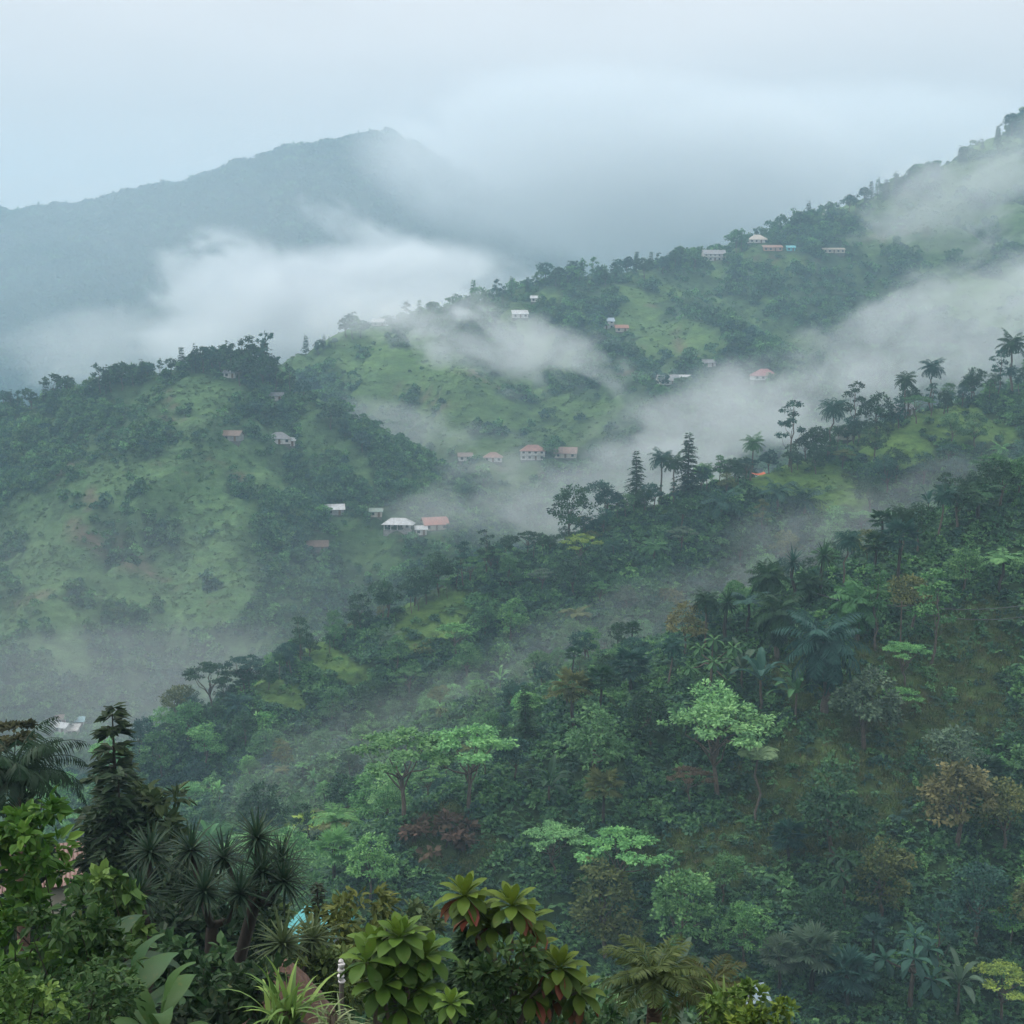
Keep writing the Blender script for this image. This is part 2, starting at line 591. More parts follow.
# bare earth: slips and footpaths
SOIL = {'left_hill': [(112, 552, 46, 6, 24), (80, 528, 14, 5, 40), (176, 408, 22, 2.5, 62), (92, 498, 4, 12, 10), (230, 470, 30, 2.5, 30), (150, 575, 30, 2.5, 20), (60, 470, 16, 5, -30), (30, 600, 22, 4, -20)],
        'far_ridge': [(470, 330, 26, 3, 20), (690, 365, 40, 2.5, 62), (600, 345, 40, 2, 8), (540, 470, 60, 2.5, 4), (770, 258, 60, 2, -3), (900, 232, 50, 2, -12), (420, 395, 40, 3, 24)], 'near_hillside': [(890, 720, 60, 4, -18), (930, 700, 14, 10, 0)]}
for n, h in HILLS.items():
    px, py, dep = project(h.X, h.Y, h.H)
    px0, py0 = px + 8 * fbm(h.X / 9, h.Y / 9, 3), py + 5 * fbm(h.X / 9 + 31, h.Y / 9, 3)
    wv = {'near_hillside': 6, 'middle_ridge': 9}.get(n, 22)
    px = px + 30 * fbm(h.X / wv, h.Y / wv, 4, 0.6)
    py = py + 20 * fbm(h.X / wv + 50, h.Y / wv, 4, 0.6)
    base = 0.30 + 0.55 * fbm(h.X / (h.cell * 22) + 5, h.Y / (h.cell * 22), 4) if n in ('far_ridge', 'left_hill') else np.full(h.X.shape, 0.12)
    h.soil = sum((1 - smooth((np.sqrt((((px0 - ex) * math.cos(R(tl)) + (py0 - ey) * math.sin(R(tl))) / rx) ** 2 + ((-(px0 - ex) * math.sin(R(tl)) + (py0 - ey) * math.cos(R(tl))) / ry) ** 2) - 0.6) / 0.8)) * 0.8 for ex, ey, rx, ry, tl in SOIL.get(n, [])) + np.zeros(len(px))
    cvr = np.clip(np.maximum(zone(n, px, py), base), 0, 1)
    if n in ('far_ridge', 'left_hill'):
        u = 1.0 if n == 'left_hill' else 1.9
        thick = fbm(h.X / (26 * u) + 3, h.Y / (26 * u), 4, 0.6) + 0.5 * fbm(h.X / (9 * u) - 8, h.Y / (9 * u), 3)
        cvr = np.clip(cvr * 0.93 - 0.9 * smooth((thick - 0.10) / 0.45), 0, 1)
    inside = (px > -80) & (px < 1104) & (dep > 0)
    cvr = np.where(inside, cvr, np.clip(base + 0.1, 0, 1))
    COVER[n] = cvr
    h.mesh(MAT_T[n], cover=cvr)

_v = np.array([[-3300, -300, VALLEY_Z], [3300, -300, VALLEY_Z], [3300, 3800, VALLEY_Z], [-3300, 3800, VALLEY_Z]], float)
_me = mesh_from('valley_ground', _v, np.array([[0, 1, 2, 3]]))
_me.materials.append(MAT_T['far_ridge'])
tag(link(bpy.data.objects.new('valley_ground', _me)), kind='structure')


# ------------------------------------------------------------------ air: even haze, then the mist banks lying in the valleys
def box_mesh(name, lo, hi):
    (a, b, c), (d, e, f) = lo, hi
    V = [(a, b, c), (d, b, c), (d, e, c), (a, e, c), (a, b, f), (d, b, f), (d, e, f), (a, e, f)]
    Q = [(0, 3, 2, 1), (4, 5, 6, 7), (0, 1, 5, 4), (1, 2, 6, 5), (2, 3, 7, 6), (3, 0, 4, 7)]
    return mesh_from(name, np.array(V, float), np.array(Q), False)


HAZE_DENSITY = 0.00035
hm, nt = new_mat('haze_air')
_o = nd(nt, 'ShaderNodeOutputMaterial')
_pv = nd(nt, 'ShaderNodeVolumePrincipled')
_pv.inputs['Color'].default_value = (0.52, 0.80, 1.0, 1)
_pv.inputs['Density'].default_value = HAZE_DENSITY
_pv.inputs['Anisotropy'].default_value = 0.0
nt.links.new(_pv.outputs[0], _o.inputs['Volume'])
_me = box_mesh('haze', (-3400, -400, VALLEY_Z - 1.0), (3400, 3900, 430.0))
_me.materials.append(hm)
tag(link(bpy.data.objects.new('haze', _me)), kind='stuff', label='thin pale haze filling the whole valley', cat='haze')


def mist_material(name, density, nscale, radii, cut=0.0, detail=7.0, edge=1.0, seed=0.0, stretch=(1, 1, 1.6)):
    m, nt = new_mat(name)
    lk = nt.links.new
    out = nd(nt, 'ShaderNodeOutputMaterial')
    pv = nd(nt, 'ShaderNodeVolumePrincipled')
    pv.inputs['Color'].default_value = (0.90, 0.96, 1.0, 1)
    pv.inputs['Anisotropy'].default_value = 0.1
    tc = nd(nt, 'ShaderNodeTexCoord')
    mp = nd(nt, 'ShaderNodeMapping')
    mp.inputs['Scale'].default_value = tuple(r * s / nscale for r, s in zip(radii, stretch))
    mp.inputs['Location'].default_value = (seed * 7.3, seed * 3.1, seed)
    lk(tc.outputs['Object'], mp.inputs['Vector'])
    nz = nd(nt, 'ShaderNodeTexNoise')
    nz.inputs['Scale'].default_value = 1.0
    nz.inputs['Detail'].default_value = detail
    nz.inputs['Roughness'].default_value = 0.62
    nz.inputs['Distortion'].default_value = 0.5
    lk(mp.outputs[0], nz.inputs['Vector'])
    ln = nd(nt, 'ShaderNodeVectorMath', operation='LENGTH')
    lk(tc.outputs['Object'], ln.inputs[0])
    # density = D * smoothstep( (1 - r) * edge + (noise - 0.5) * 2.4 - cut )
    a = nd(nt, 'ShaderNodeMath', operation='MULTIPLY_ADD')
    a.inputs[1].default_value = -edge
    a.inputs[2].default_value = edge
    lk(ln.outputs['Value'], a.inputs[0])
    b = nd(nt, 'ShaderNodeMath', operation='MULTIPLY_ADD')
    b.inputs[1].default_value = 3.2
    b.inputs[2].default_value = -1.6 - cut
    lk(nz.outputs['Fac'], b.inputs[0])
    c = nd(nt, 'ShaderNodeMath', operation='ADD')
    lk(a.outputs[0], c.inputs[0])
    lk(b.outputs[0], c.inputs[1])
    s = nd(nt, 'ShaderNodeMapRange', interpolation_type='SMOOTHSTEP')
    s.inputs['From Min'].default_value = 0.0
    s.inputs['From Max'].default_value = 0.42
    lk(c.outputs[0], s.inputs['Value'])
    # fade to nothing at the hull
    f = nd(nt, 'ShaderNodeMapRange', interpolation_type='SMOOTHSTEP')
    f.inputs['From Min'].default_value = 1.0
    f.inputs['From Max'].default_value = 0.7
    lk(ln.outputs['Value'], f.inputs['Value'])
    d1 = nd(nt, 'ShaderNodeMath', operation='MULTIPLY')
    lk(s.outputs[0], d1.inputs[0])
    lk(f.outputs[0], d1.inputs[1])
    d2 = nd(nt, 'ShaderNodeMath', operation='MULTIPLY')
    d2.inputs[1].default_value = density
    lk(d1.outputs[0], d2.inputs[0])
    lk(d2.outputs[0], pv.inputs['Density'])
    lk(pv.outputs[0], out.inputs['Volume'])
    return m


def sphere_mesh(name, nu=20, nv=12):
    V, Q = [], []
    for j in range(nv + 1):
        th = math.pi * min(max(j / nv, 0.004), 0.996)
        for i in range(nu):
            ph = 2 * math.pi * i / nu
            V.append((math.sin(th) * math.cos(ph), math.sin(th) * math.sin(ph), math.cos(th)))
    for j in range(nv):
        for i in range(nu):
            Q.append((j * nu + i, (j + 1) * nu + i, (j + 1) * nu + (i + 1) % nu, j * nu + (i + 1) % nu))
    Q.append(tuple(range(3, -1, -1)))
    return mesh_from(name, np.array(V), np.array(Q[:-1]), False)


def mist(label, px, py, Y, radii, tilt=(0, 0, 0), **kw):
    me = sphere_mesh('mist_bank')
    me.materials.append(mist_material('mist_vapour', radii=radii, **kw))
    o = link(bpy.data.objects.new('mist_bank', me))
    o.location = at(px, py, Y)
    o.scale = radii
    o.rotation_euler = [R(a) for a in tilt]
    tag(o, label, 'mist', 'mist banks hanging in the valleys', 'stuff')
    return o


mist('thick white mist bank lying between the grassy left hill and the distant blue mountain', 335, 316, 1300, (225, 190, 74), (0, -8, 0), density=0.017, nscale=92, cut=0.16, edge=1.25, seed=1)
mist('billow of white mist rising over the left hill in front of the blue mountain', 245, 292, 1350, (110, 90, 66), (0, 12, 0), density=0.016, nscale=62, cut=0.2, edge=1.4, seed=21)
mist('thin torn wisp rising in front of the distant mountain flank', 405, 252, 1450, (150, 90, 30), (0, 26, 0), density=0.012, nscale=48, cut=0.25, edge=0.9, seed=2)
mist('cloud swallowing the right shoulder of the distant mountain', 640, 175, 1800, (400, 240, 140), (0, 6, 0), density=0.0075, nscale=190, cut=-0.15, edge=1.1, seed=3)
mist('pale cloud closing the gap between the distant mountain and the far ridge', 800, 165, 1950, (420, 200, 120), (0, -4, 0), density=0.006, nscale=170, cut=-0.2, edge=1.0, seed=23)
mist('white mist bank behind the palms on the middle ridge', 955, 328, 640, (108, 60, 42), (0, -20, 0), density=0.012, nscale=32, cut=0.28, edge=1.25, seed=4)
mist('pale mist lying in the valley left of the palm crest', 745, 415, 570, (80, 55, 28), (0, -14, 0), density=0.012, nscale=32, cut=0.15, edge=1.0, seed=5)
mist('thin drifting veil of mist over the far grassy slope', 490, 350, 690, (105, 40, 26), (0, 10, 0), density=0.022, nscale=34, cut=0.22, edge=0.95, seed=6)
mist('faint mist on the crest of the far ridge beside the trees', 400, 315, 770, (75, 30, 18), (0, -8, 0), density=0.017, nscale=28, cut=0.15, edge=0.9, seed=7)
mist('faint mist crossing the high slope at upper right', 950, 200, 930, (125, 50, 50), (0, -24, 0), density=0.011, nscale=50, cut=0.18, edge=0.9, seed=8)
mist('grey mist filling the gully behind the near hillside', 850, 530, 268, (46, 22, 12), (0, -20, 0), density=0.0065, nscale=13, cut=0.14, edge=1.0, seed=9)
mist('thin grey mist lying in the dark hollow left of the near hillside', 650, 645, 246, (48, 20, 14), (0, -17, 0), density=0.0045, nscale=13, cut=0.08, edge=1.0, seed=10)
mist('thin blue mist in the hollow at the low end of the middle ridge', 430, 745, 234, (50, 22, 15), (0, -16, 0), density=0.0038, nscale=13, cut=0.04, edge=1.0, seed=24)
mist('blue grey vapour in the valley below the left hill', 150, 700, 380, (85, 45, 26), (0, 0, 0), density=0.0035, nscale=40, cut=-0.05, edge=0.9, seed=11)
mist('soft blue haze thickening over the foot of the left hill', 130, 640, 420, (110, 45, 48), (0, 0, 0), density=0.0010, nscale=60, cut=-0.3, edge=1.0, seed=25)
mist('mist settling over the low hamlet in the middle valley', 590, 490, 520, (95, 55, 22), (0, -6, 0), density=0.009, nscale=34, cut=0.08, edge=0.9, seed=12)
mist('white mist drifting beyond the pine crest of the left hill', 110, 345, 1000, (130, 100, 36), (0, -10, 0), density=0.0045, nscale=58, cut=0.1, edge=1.0, seed=13)
mist('faint blue veil of cloud hanging in front of the whole distant mountain', 250, 260, 1650, (620, 120, 190), (0, 0, 0), density=0.0016, nscale=260, cut=-0.35, edge=1.0, seed=14)
mist('thin mist between the left hill and the far ridge', 420, 440, 680, (90, 40, 22), (0, 14, 0), density=0.008, nscale=34, cut=0.12, edge=0.9, seed=15)

# ------------------------------------------------------------------ plant materials
def foliage_material(name, gloss=0.2, translucent=0.28, per_instance=None, blotch=0.0):
    """Leaf colour = the plant's own colour varied by leaf age (tint attribute)."""
    m, nt = new_mat(name)
    lk = nt.links.new
    out = nd(nt, 'ShaderNodeOutputMaterial')
    oi = nd(nt, 'ShaderNodeObjectInfo')
    ti = nd(nt, 'ShaderNodeAttribute', attribute_name='tint')
    if per_instance:
        rp = ramp(nt, per_instance)
        lk(oi.outputs['Random'], rp.inputs['Fac'])
        src = rp.outputs[0]
    else:
        src = oi.outputs['Color']
    br = nd(nt, 'ShaderNodeMapRange')
    br.inputs['To Min'].default_value = 0.6
    br.inputs['To Max'].default_value = 2.0
    lk(ti.outputs['Fac'], br.inputs['Value'])
    sc = nd(nt, 'ShaderNodeVectorMath', operation='SCALE')
    lk(src, sc.inputs[0])
    lk(br.outputs[0], sc.inputs['Scale'])
    hs = nd(nt, 'ShaderNodeHueSaturation')
    hu = nd(nt, 'ShaderNodeMapRange')
    hu.inputs['To Min'].default_value = 0.525
    hu.inputs['To Max'].default_value = 0.475
    lk(ti.outputs['Fac'], hu.inputs['Value'])
    lk(hu.outputs[0], hs.inputs['Hue'])
    lk(sc.outputs[0], hs.inputs['Color'])
    if blotch:          # yellowed spots and worn patches on the leaves
        tc = nd(nt, 'ShaderNodeTexCoord')
        nb = nd(nt, 'ShaderNodeTexNoise')
        nb.inputs['Scale'].default_value = 11.0
        nb.inputs['Detail'].default_value = 5.0
        nb.inputs['Roughness'].default_value = 0.7
        lk(tc.outputs['Object'], nb.inputs['Vector'])
        mb_ = nd(nt, 'ShaderNodeMapRange', interpolation_type='SMOOTHSTEP')
        mb_.inputs['From Min'].default_value = 0.54
        mb_.inputs['From Max'].default_value = 0.74
        mb_.inputs['To Max'].default_value = blotch
        lk(nb.outputs['Fac'], mb_.inputs['Value'])
        bx = nd(nt, 'ShaderNodeMix', data_type='RGBA')
        lk(mb_.outputs[0], bx.inputs['Factor'])
        lk(hs.outputs[0], bx.inputs['A'])
        bx.inputs['B'].default_value = (0.13, 0.12, 0.03, 1)
        leaf_out = bx.outputs['Result']
    else:
        leaf_out = hs.outputs[0]
    bs = nd(nt, 'ShaderNodeBsdfPrincipled')
    bs.inputs['Roughness'].default_value = 0.55
    bs.inputs['Specular IOR Level'].default_value = gloss
    lk(leaf_out, bs.inputs['Base Color'])
    tr = nd(nt, 'ShaderNodeBsdfTranslucent')
    lk(leaf_out, tr.inputs['Color'])
    mx = nd(nt, 'ShaderNodeMixShader')
    mx.inputs[0].default_value = translucent
    lk(bs.outputs[0], mx.inputs[1])
    lk(tr.outputs[0], mx.inputs[2])
    lk(mx.outputs[0], out.inputs['Surface'])
    return m


def bark_material(name, a, b, scale=3.0, rings=False):
    m, nt = new_mat(name)
    lk = nt.links.new
    out = nd(nt, 'ShaderNodeOutputMaterial')
    bs = nd(nt, 'ShaderNodeBsdfPrincipled')
    bs.inputs['Roughness'].default_value = 0.85
    tc = nd(nt, 'ShaderNodeTexCoord')
    mp = nd(nt, 'ShaderNodeMapping')
    mp.inputs['Scale'].default_value = (scale, scale, scale * (4.0 if rings else 0.4))
    nz = nd(nt, 'ShaderNodeTexNoise')
    nz.inputs['Detail'].default_value = 5
    nz.inputs['Scale'].default_value = 2.0
    lk(tc.outputs['Object'], mp.inputs['Vector'])
    lk(mp.outputs[0], nz.inputs['Vector'])
    rp = ramp(nt, [(0.3, a), (0.7, b)])
    lk(nz.outputs['Fac'], rp.inputs['Fac'])
    bp = nd(nt, 'ShaderNodeBump')
    bp.inputs['Distance'].default_value = 0.03
    lk(nz.outputs['Fac'], bp.inputs['Height'])
    lk(bp.outputs[0], bs.inputs['Normal'])
    lk(rp.outputs[0], bs.inputs['Base Color'])
    lk(bs.outputs[0], out.inputs['Surface'])
    return m


M_LEAF = foliage_material('leaf_green')
M_GLOSSY = foliage_material('leaf_glossy', 0.22, 0.25, None, 0.55)
M_BARK = bark_material('bark_grey_brown', (0.05, 0.04, 0.03), (0.14, 0.115, 0.09))
M_DARKBARK = bark_material('bark_dark', (0.018, 0.014, 0.011), (0.05, 0.04, 0.032))
M_PALEBARK = bark_material('bark_palm_grey', (0.06, 0.05, 0.04), (0.17, 0.145, 0.115), 4.0, True)
M_PALMBARK = bark_material('bark_ringed_brown', (0.05, 0.03, 0.02), (0.17, 0.10, 0.065), 4.0, True)

DARK = (0.0209, 0.0578, 0.0271)
TEAL = (0.0232, 0.0689, 0.0542)
MID = (0.0538, 0.1420, 0.0533)
FRESH = (0.0903, 0.2232, 0.0743)
PALE = (0.1188, 0.2817, 0.1055)
LIME = (0.1485, 0.2420, 0.0440)
OLIVE = (0.0840, 0.1080, 0.0360)
RUST = (0.120, 0.125, 0.048)
BROWN = (0.0850, 0.0620, 0.0400)
GREYG = (0.066, 0.112, 0.070)
COLOUR_WORD = {(0.15, 0.24, 0.12): 'pale green', DARK: 'dark green', TEAL: 'dark bluish green', MID: 'mid green', FRESH: 'fresh green', PALE: 'pale green',
               LIME: 'yellowish green', OLIVE: 'olive green', RUST: 'yellow brown', BROWN: 'dry brown', GREYG: 'greyish green'}


# ------------------------------------------------------------------ plant mesh builder
def unit(v):
    return v / (np.linalg.norm(v, axis=-1, keepdims=True) + 1e-9)


class MB:
    def __init__(self):
        self.V, self.Q, self.T, self.n = [], [], [], 0

    def add(self, V, Q, T):
        V = np.asarray(V, float).reshape(-1, 3)
        Q = np.asarray(Q, int).reshape(-1, 4)
        self.V.append(V)
        self.Q.append(Q + self.n)
        self.T.append(np.broadcast_to(np.asarray(T, float), (len(V),)) if np.ndim(T) == 0 else np.asarray(T, float))
        self.n += len(V)

    def kites(self, C, D, N, l, w, t, droop=0.15):
        """Single-face leaves: base C, direction D, normal N, length l, width w, tint t."""
        n = len(C)
        D = unit(D)
        S = unit(np.cross(D, N))
        N = unit(np.cross(S, D))
        l = np.broadcast_to(l, (n,))[:, None]
        w = np.broadcast_to(w, (n,))[:, None]
        a = C
        b = C + D * l * 0.5 + S * w * 0.5 - N * l * droop * 0.2
        c = C + D * l - N * l * droop
        d = C + D * l * 0.5 - S * w * 0.5 - N * l * droop * 0.2
        V = np.stack([a, b, c, d], 1).reshape(-1, 3)
        self.add(V, np.arange(n * 4).reshape(n, 4), np.repeat(np.broadcast_to(t, (n,)), 4))

    def blade(self, base, d, up, length, width, t, bend=0.5, seg=5, shape='strap', fold=0.12, wave=0.0, rng=None):
        """One long leaf, two strips folded along the midrib and arching down by bend."""
        d, up = np.asarray(d, float), np.asarray(up, float)
        d = d / np.linalg.norm(d)
        s = np.cross(d, up)
        s /= np.linalg.norm(s) + 1e-9
        u = np.cross(s, d)
        p = np.array(base, float)
        rows = []
        cur = d.copy()
        for i in range(seg + 1):
            f = i / seg
            if shape == 'strap':
                wd = width * (0.6 + 0.4 * min(1, f * 6)) * (1 - max(0, f - 0.3) / 0.7) ** 0.8 + 0.001
            elif shape == 'paddle':
                wd = width * (math.sin(math.pi * min(1, f * 0.93 + 0.05)) ** 0.55)
            else:  # obovate
                wd = width * (math.sin(math.pi * (0.04 + 0.93 * f ** 1.35)) ** 0.8)
            lift = fold * wd
            un = np.cross(s, cur)
            wv = wave * wd * math.sin(f * 9.0)
            rows += [p + s * wd * 0.5 + un * (lift + wv), p.copy(), p - s * wd * 0.5 + un * (lift - wv)]
            ang = bend / seg * (0.5 + 1.2 * f)
            nc = cur * math.cos(ang) + np.array([0, 0, -1]) * math.sin(ang)
            cur = nc / (np.linalg.norm(nc) + 1e-9)
            p = p + cur * length / seg
        V = np.array(rows)
        Q = []
        for i in range(seg):
            k = i * 3
            Q += [(k, k + 1, k + 4, k + 3), (k + 1, k + 2, k + 5, k + 4)]
        self.add(V, Q, t)

    def tube(self, P, rad, sides=6, t=0.5):
        P = np.asarray(P, float)
        rad = np.asarray(rad, float)
        n = len(P)
        tg = unit(np.gradient(P, axis=0))
        ref = np.array([0.31, 0.95, 0.05])
        a = unit(np.cross(tg, ref))
        b = np.cross(tg, a)
        th = np.linspace(0, 2 * np.pi, sides, endpoint=False)
        V = P[:, None] + rad[:, None, None] * (a[:, None] * np.cos(th)[None, :, None] + b[:, None] * np.sin(th)[None, :, None])
        idx = np.arange(n * sides).reshape(n, sides)
        Q = np.stack([idx[:-1], np.roll(idx[:-1], -1, 1), np.roll(idx[1:], -1, 1), idx[1:]], -1).reshape(-1, 4)
        self.add(V.reshape(-1, 3), Q, t)

    def mesh(self, name, mats, smooth_shade=False, mat_index=None):
        return mesh_from(name, np.vstack(self.V), np.vstack(self.Q), smooth_shade, np.concatenate(self.T), mats, mat_index)

    @property
    def nq(self):
        return sum(len(q) for q in self.Q)


def bent(p, q, rng, n=5, amp=0.08):
    p, q = np.asarray(p, float), np.asarray(q, float)
    t = np.linspace(0, 1, n)[:, None]
    off = rng.normal(0, amp * np.linalg.norm(q - p), (n, 3)) * np.sin(np.pi * t)
    return p + (q - p) * t + off


def leaf_clumps(mb, rng, cen, rad, per, l, w, flat=0.5, squash=0.6, up=0.6, tint_c=0.22, tint_l=0.14, out_from=None, droop=0.2):
    """Clumps of leaves about the points cen."""
    n = len(cen)
    N = n * per
    base = np.repeat(cen, per, 0)
    off = rng.normal(0, 1, (N, 3))
    off = unit(off) * (rng.rand(N, 1) ** 0.5) * rad
    off[:, 2] *= squash
    out = unit(base - (out_from if out_from is not None else cen.mean(0)))
    nrm = unit(out * (1 - up) + np.array([0, 0, 1.0]) * up + rng.normal(0, 1 - flat, (N, 3)))
    d = unit(off + out * 0.5 * rad + rng.normal(0, 0.4 * rad, (N, 3)))
    d[:, 2] -= 0.15
    t = np.clip(0.5 + np.repeat(rng.normal(0, tint_c, n), per) + rng.normal(0, tint_l, N), 0, 1)
    ll = l * (0.7 + 0.6 * rng.rand(N))
    mb.kites(base + off, d, nrm, ll, w * ll / l, t, droop)


def lobes_surface(rng, lobes, n, lo=-0.35):
    """n points on the outer skin of a union of ellipsoids (c, r)."""
    pts = []
    A = np.array([r[0] * r[1] + r[0] * r[2] for _, r in lobes])
    A = A / A.sum()
    while len(pts) < n:
        k = rng.choice(len(lobes), p=A)
        c, r = lobes[k]
        d = rng.normal(0, 1, 3)
        d /= np.linalg.norm(d)
        if d[2] < lo:
            continue
        p = np.asarray(c) + d * np.asarray(r) * (0.82 + 0.22 * rng.rand())
        inside = False
        for j, (c2, r2) in enumerate(lobes):
            if j != k and np.sum(((p - c2) / r2) ** 2) < 0.62:
                inside = True
                break
        if not inside:
            pts.append(p)
    return np.array(pts)


def trunk_and_limbs(rng, h, r0, ends, fork, lean=0.06, sides=6):
    mb = MB()
    top = np.array([rng.normal(0, lean) * h, rng.normal(0, lean) * h, fork])
    P = bent((0, 0, -1.2), top, rng, 6, 0.025)
    mb.tube(P, np.linspace(r0 * 1.25, r0 * 0.7, 6), sides)
    for e in ends:
        s = P[-1 - (rng.randint(2) if fork > 2 else 0)]
        mb.tube(bent(s, e, rng, 5, 0.07), np.linspace(r0 * 0.5, r0 * 0.1, 5), 5)
    return mb


def gen_round(seed, h=9.0, R_=3.6, n=95, per=24, leaf=0.42, squash=0.75, lobes_n=8, r0=0.22, skirt=0.28):
    rng = np.random.RandomState(seed)
    lobes = []
    zc = h * (0.5 + skirt * 0.5)
    for i in range(lobes_n):
        a = 2.4 * i + rng.rand()
        rr = R_ * (0.62 * math.sqrt((i + 0.3) / lobes_n))
        z = zc + (h - zc) * (0.75 - 1.15 * (i / lobes_n)) + rng.normal(0, 0.08 * h)
        r = R_ * (0.36 + 0.22 * rng.rand())
        lobes.append((np.array([rr * math.cos(a), rr * math.sin(a), z - r * 0.4]), np.array([r, r, r * squash])))
    pts = lobes_surface(rng, lobes, n)
    cr = MB()
    leaf_clumps(cr, rng, pts, R_ * 0.19, per, leaf, leaf * 0.6, flat=0.55, up=0.5, out_from=np.array([0, 0, zc - h * 0.1]))
    tr = trunk_and_limbs(rng, h, r0, [c for c, _ in lobes], h * 0.42)
    return tr, cr


def gen_umbrella(seed, h=8.5, R_=5.0, n=120, per=26, leaf=0.34, plates=10, r0=0.2, dome=0.16):
    rng = np.random.RandomState(seed)
    ends, cen = [], []
    for i in range(plates):
        a = 2.4 * i + rng.rand() * 0.5
        rr = R_ * 0.82 * math.sqrt((i + 0.4) / plates)
        z = h * (1 - dome * (rr / R_) ** 2 * 2.2) - rng.rand() * h * 0.07
        e = np.array([rr * math.cos(a), rr * math.sin(a), z - 0.3])
        ends.append(e)
        pr = R_ * (0.24 + 0.14 * rng.rand())
        k = n // plates
        q = rng.normal(0, 1, (k, 3))
        q = unit(q) * (rng.rand(k, 1) ** 0.5)
        q[:, 2] = np.abs(q[:, 2]) * 0.22 - 0.05
        cen.append(e + q * np.array([pr, pr, pr]))
    cen = np.vstack(cen)
    cr = MB()
    leaf_clumps(cr, rng, cen, R_ * 0.10, per, leaf, leaf * 0.62, flat=0.72, squash=0.28, up=0.85, tint_c=0.16, tint_l=0.15)
    tr = trunk_and_limbs(rng, h, r0, ends, h * 0.45, 0.04)
    return tr, cr


def gen_open(seed, h=11.0, R_=2.8, lobes_n=7, per=22, n=60, leaf=0.36, r0=0.17, bare=0.45):
    rng = np.random.RandomState(seed)
    lobes = []
    for i in range(lobes_n):
        a = 2.4 * i + rng.rand()
        z = h * (bare + (1 - bare) * (i + 0.5) / lobes_n)
        rr = R_ * (0.75 - 0.55 * (i / lobes_n)) * (0.6 + 0.5 * rng.rand())
        r = R_ * (0.26 + 0.16 * rng.rand())
        lobes.append((np.array([rr * math.cos(a), rr * math.sin(a), z]), np.array([r, r, r * 0.55])))
    pts = lobes_surface(rng, lobes, n, -0.2)
    cr = MB()
    leaf_clumps(cr, rng, pts, R_ * 0.15, per, leaf, leaf * 0.6, flat=0.5, up=0.55)
    mb = MB()
    top = np.array([rng.normal(0, 0.03) * h, rng.normal(0, 0.03) * h, h * 0.93])
    P = bent((0, 0, -1.2), top, rng, 9, 0.02)
    mb.tube(P, np.linspace(r0 * 1.2, r0 * 0.2, 9), 6)
    for c, _ in lobes:
        k = min(8, max(2, int((c[2] / h) * 8) - 1))
        mb.tube(bent(P[k], c, rng, 4, 0.06), np.linspace(r0 * 0.4, r0 * 0.1, 4), 4)
    return mb, cr


def gen_conifer(seed, h=12.0, R_=2.6, tiers=19, r0=0.16, leaf=0.75, bare=0.10, droop=0.22, dense=11, fine=10):
    rng = np.random.RandomState(seed)
    cr, tr = MB(), MB()
    tr.tube([(0, 0, -1), (0.05, 0, h * 0.5), (0, 0.03, h)], [r0 * 1.3, r0 * 0.8, 0.02], 6)
    C, D, N, Lh, T = [], [], [], [], []
    for i in range(tiers):
        f = i / (tiers - 1)
        z = h * (bare + (1 - bare) * f)
        r = R_ * ((1 - f) ** 0.75 * 0.95 + 0.08) * (0.8 + 0.4 * rng.rand())
        nb = max(4, int(dense * (1 - 0.45 * f)))
        for b in range(nb):
            a = 2 * math.pi * (b + rng.rand() * 0.7) / nb + i
            rb = r * (0.65 + 0.45 * rng.rand())
            dirv = np.array([math.cos(a), math.sin(a), 0])
            z = h * (bare + (1 - bare) * f) + rng.normal(0, 0.28 * h / tiers)
            tb = rng.normal(0, 0.16)
            m = max(4, int(fine * (0.4 + rb / R_)))
            s = (np.arange(m) + 0.5) / m
            P = np.array([0, 0, z]) + dirv * (rb * s)[:, None] + np.array([0, 0, 1]) * (rb * (0.18 * s - droop * s ** 2 * 2))[:, None]
            if rb > 0.6:
                tr.tube(P[[0, m // 2, m - 1]], [r0 * 0.25, r0 * 0.15, 0.01], 3)
            side = np.array([-dirv[1], dirv[0], 0])
            for sg in (-1, 1):
                C.append(P)
                D.append(dirv * 0.6 + side * sg * 0.75 + rng.normal(0, 0.18, (m, 3)) + np.array([0, 0, 0.1]))
                N.append(np.array([0, 0, 1.0]) + rng.normal(0, 0.3, (m, 3)))
                Lh.append(leaf * (0.75 + 0.5 * rng.rand(m)) * (1.1 - 0.5 * s))
                T.append(np.clip(0.5 + tb + rng.normal(0, 0.13, m) + 0.0 * s, 0, 1))
    l = np.concatenate(Lh)
    cr.kites(np.vstack(C), np.vstack(D), np.vstack(N), l, l * 0.42, np.concatenate(T), 0.25)
    return tr, cr


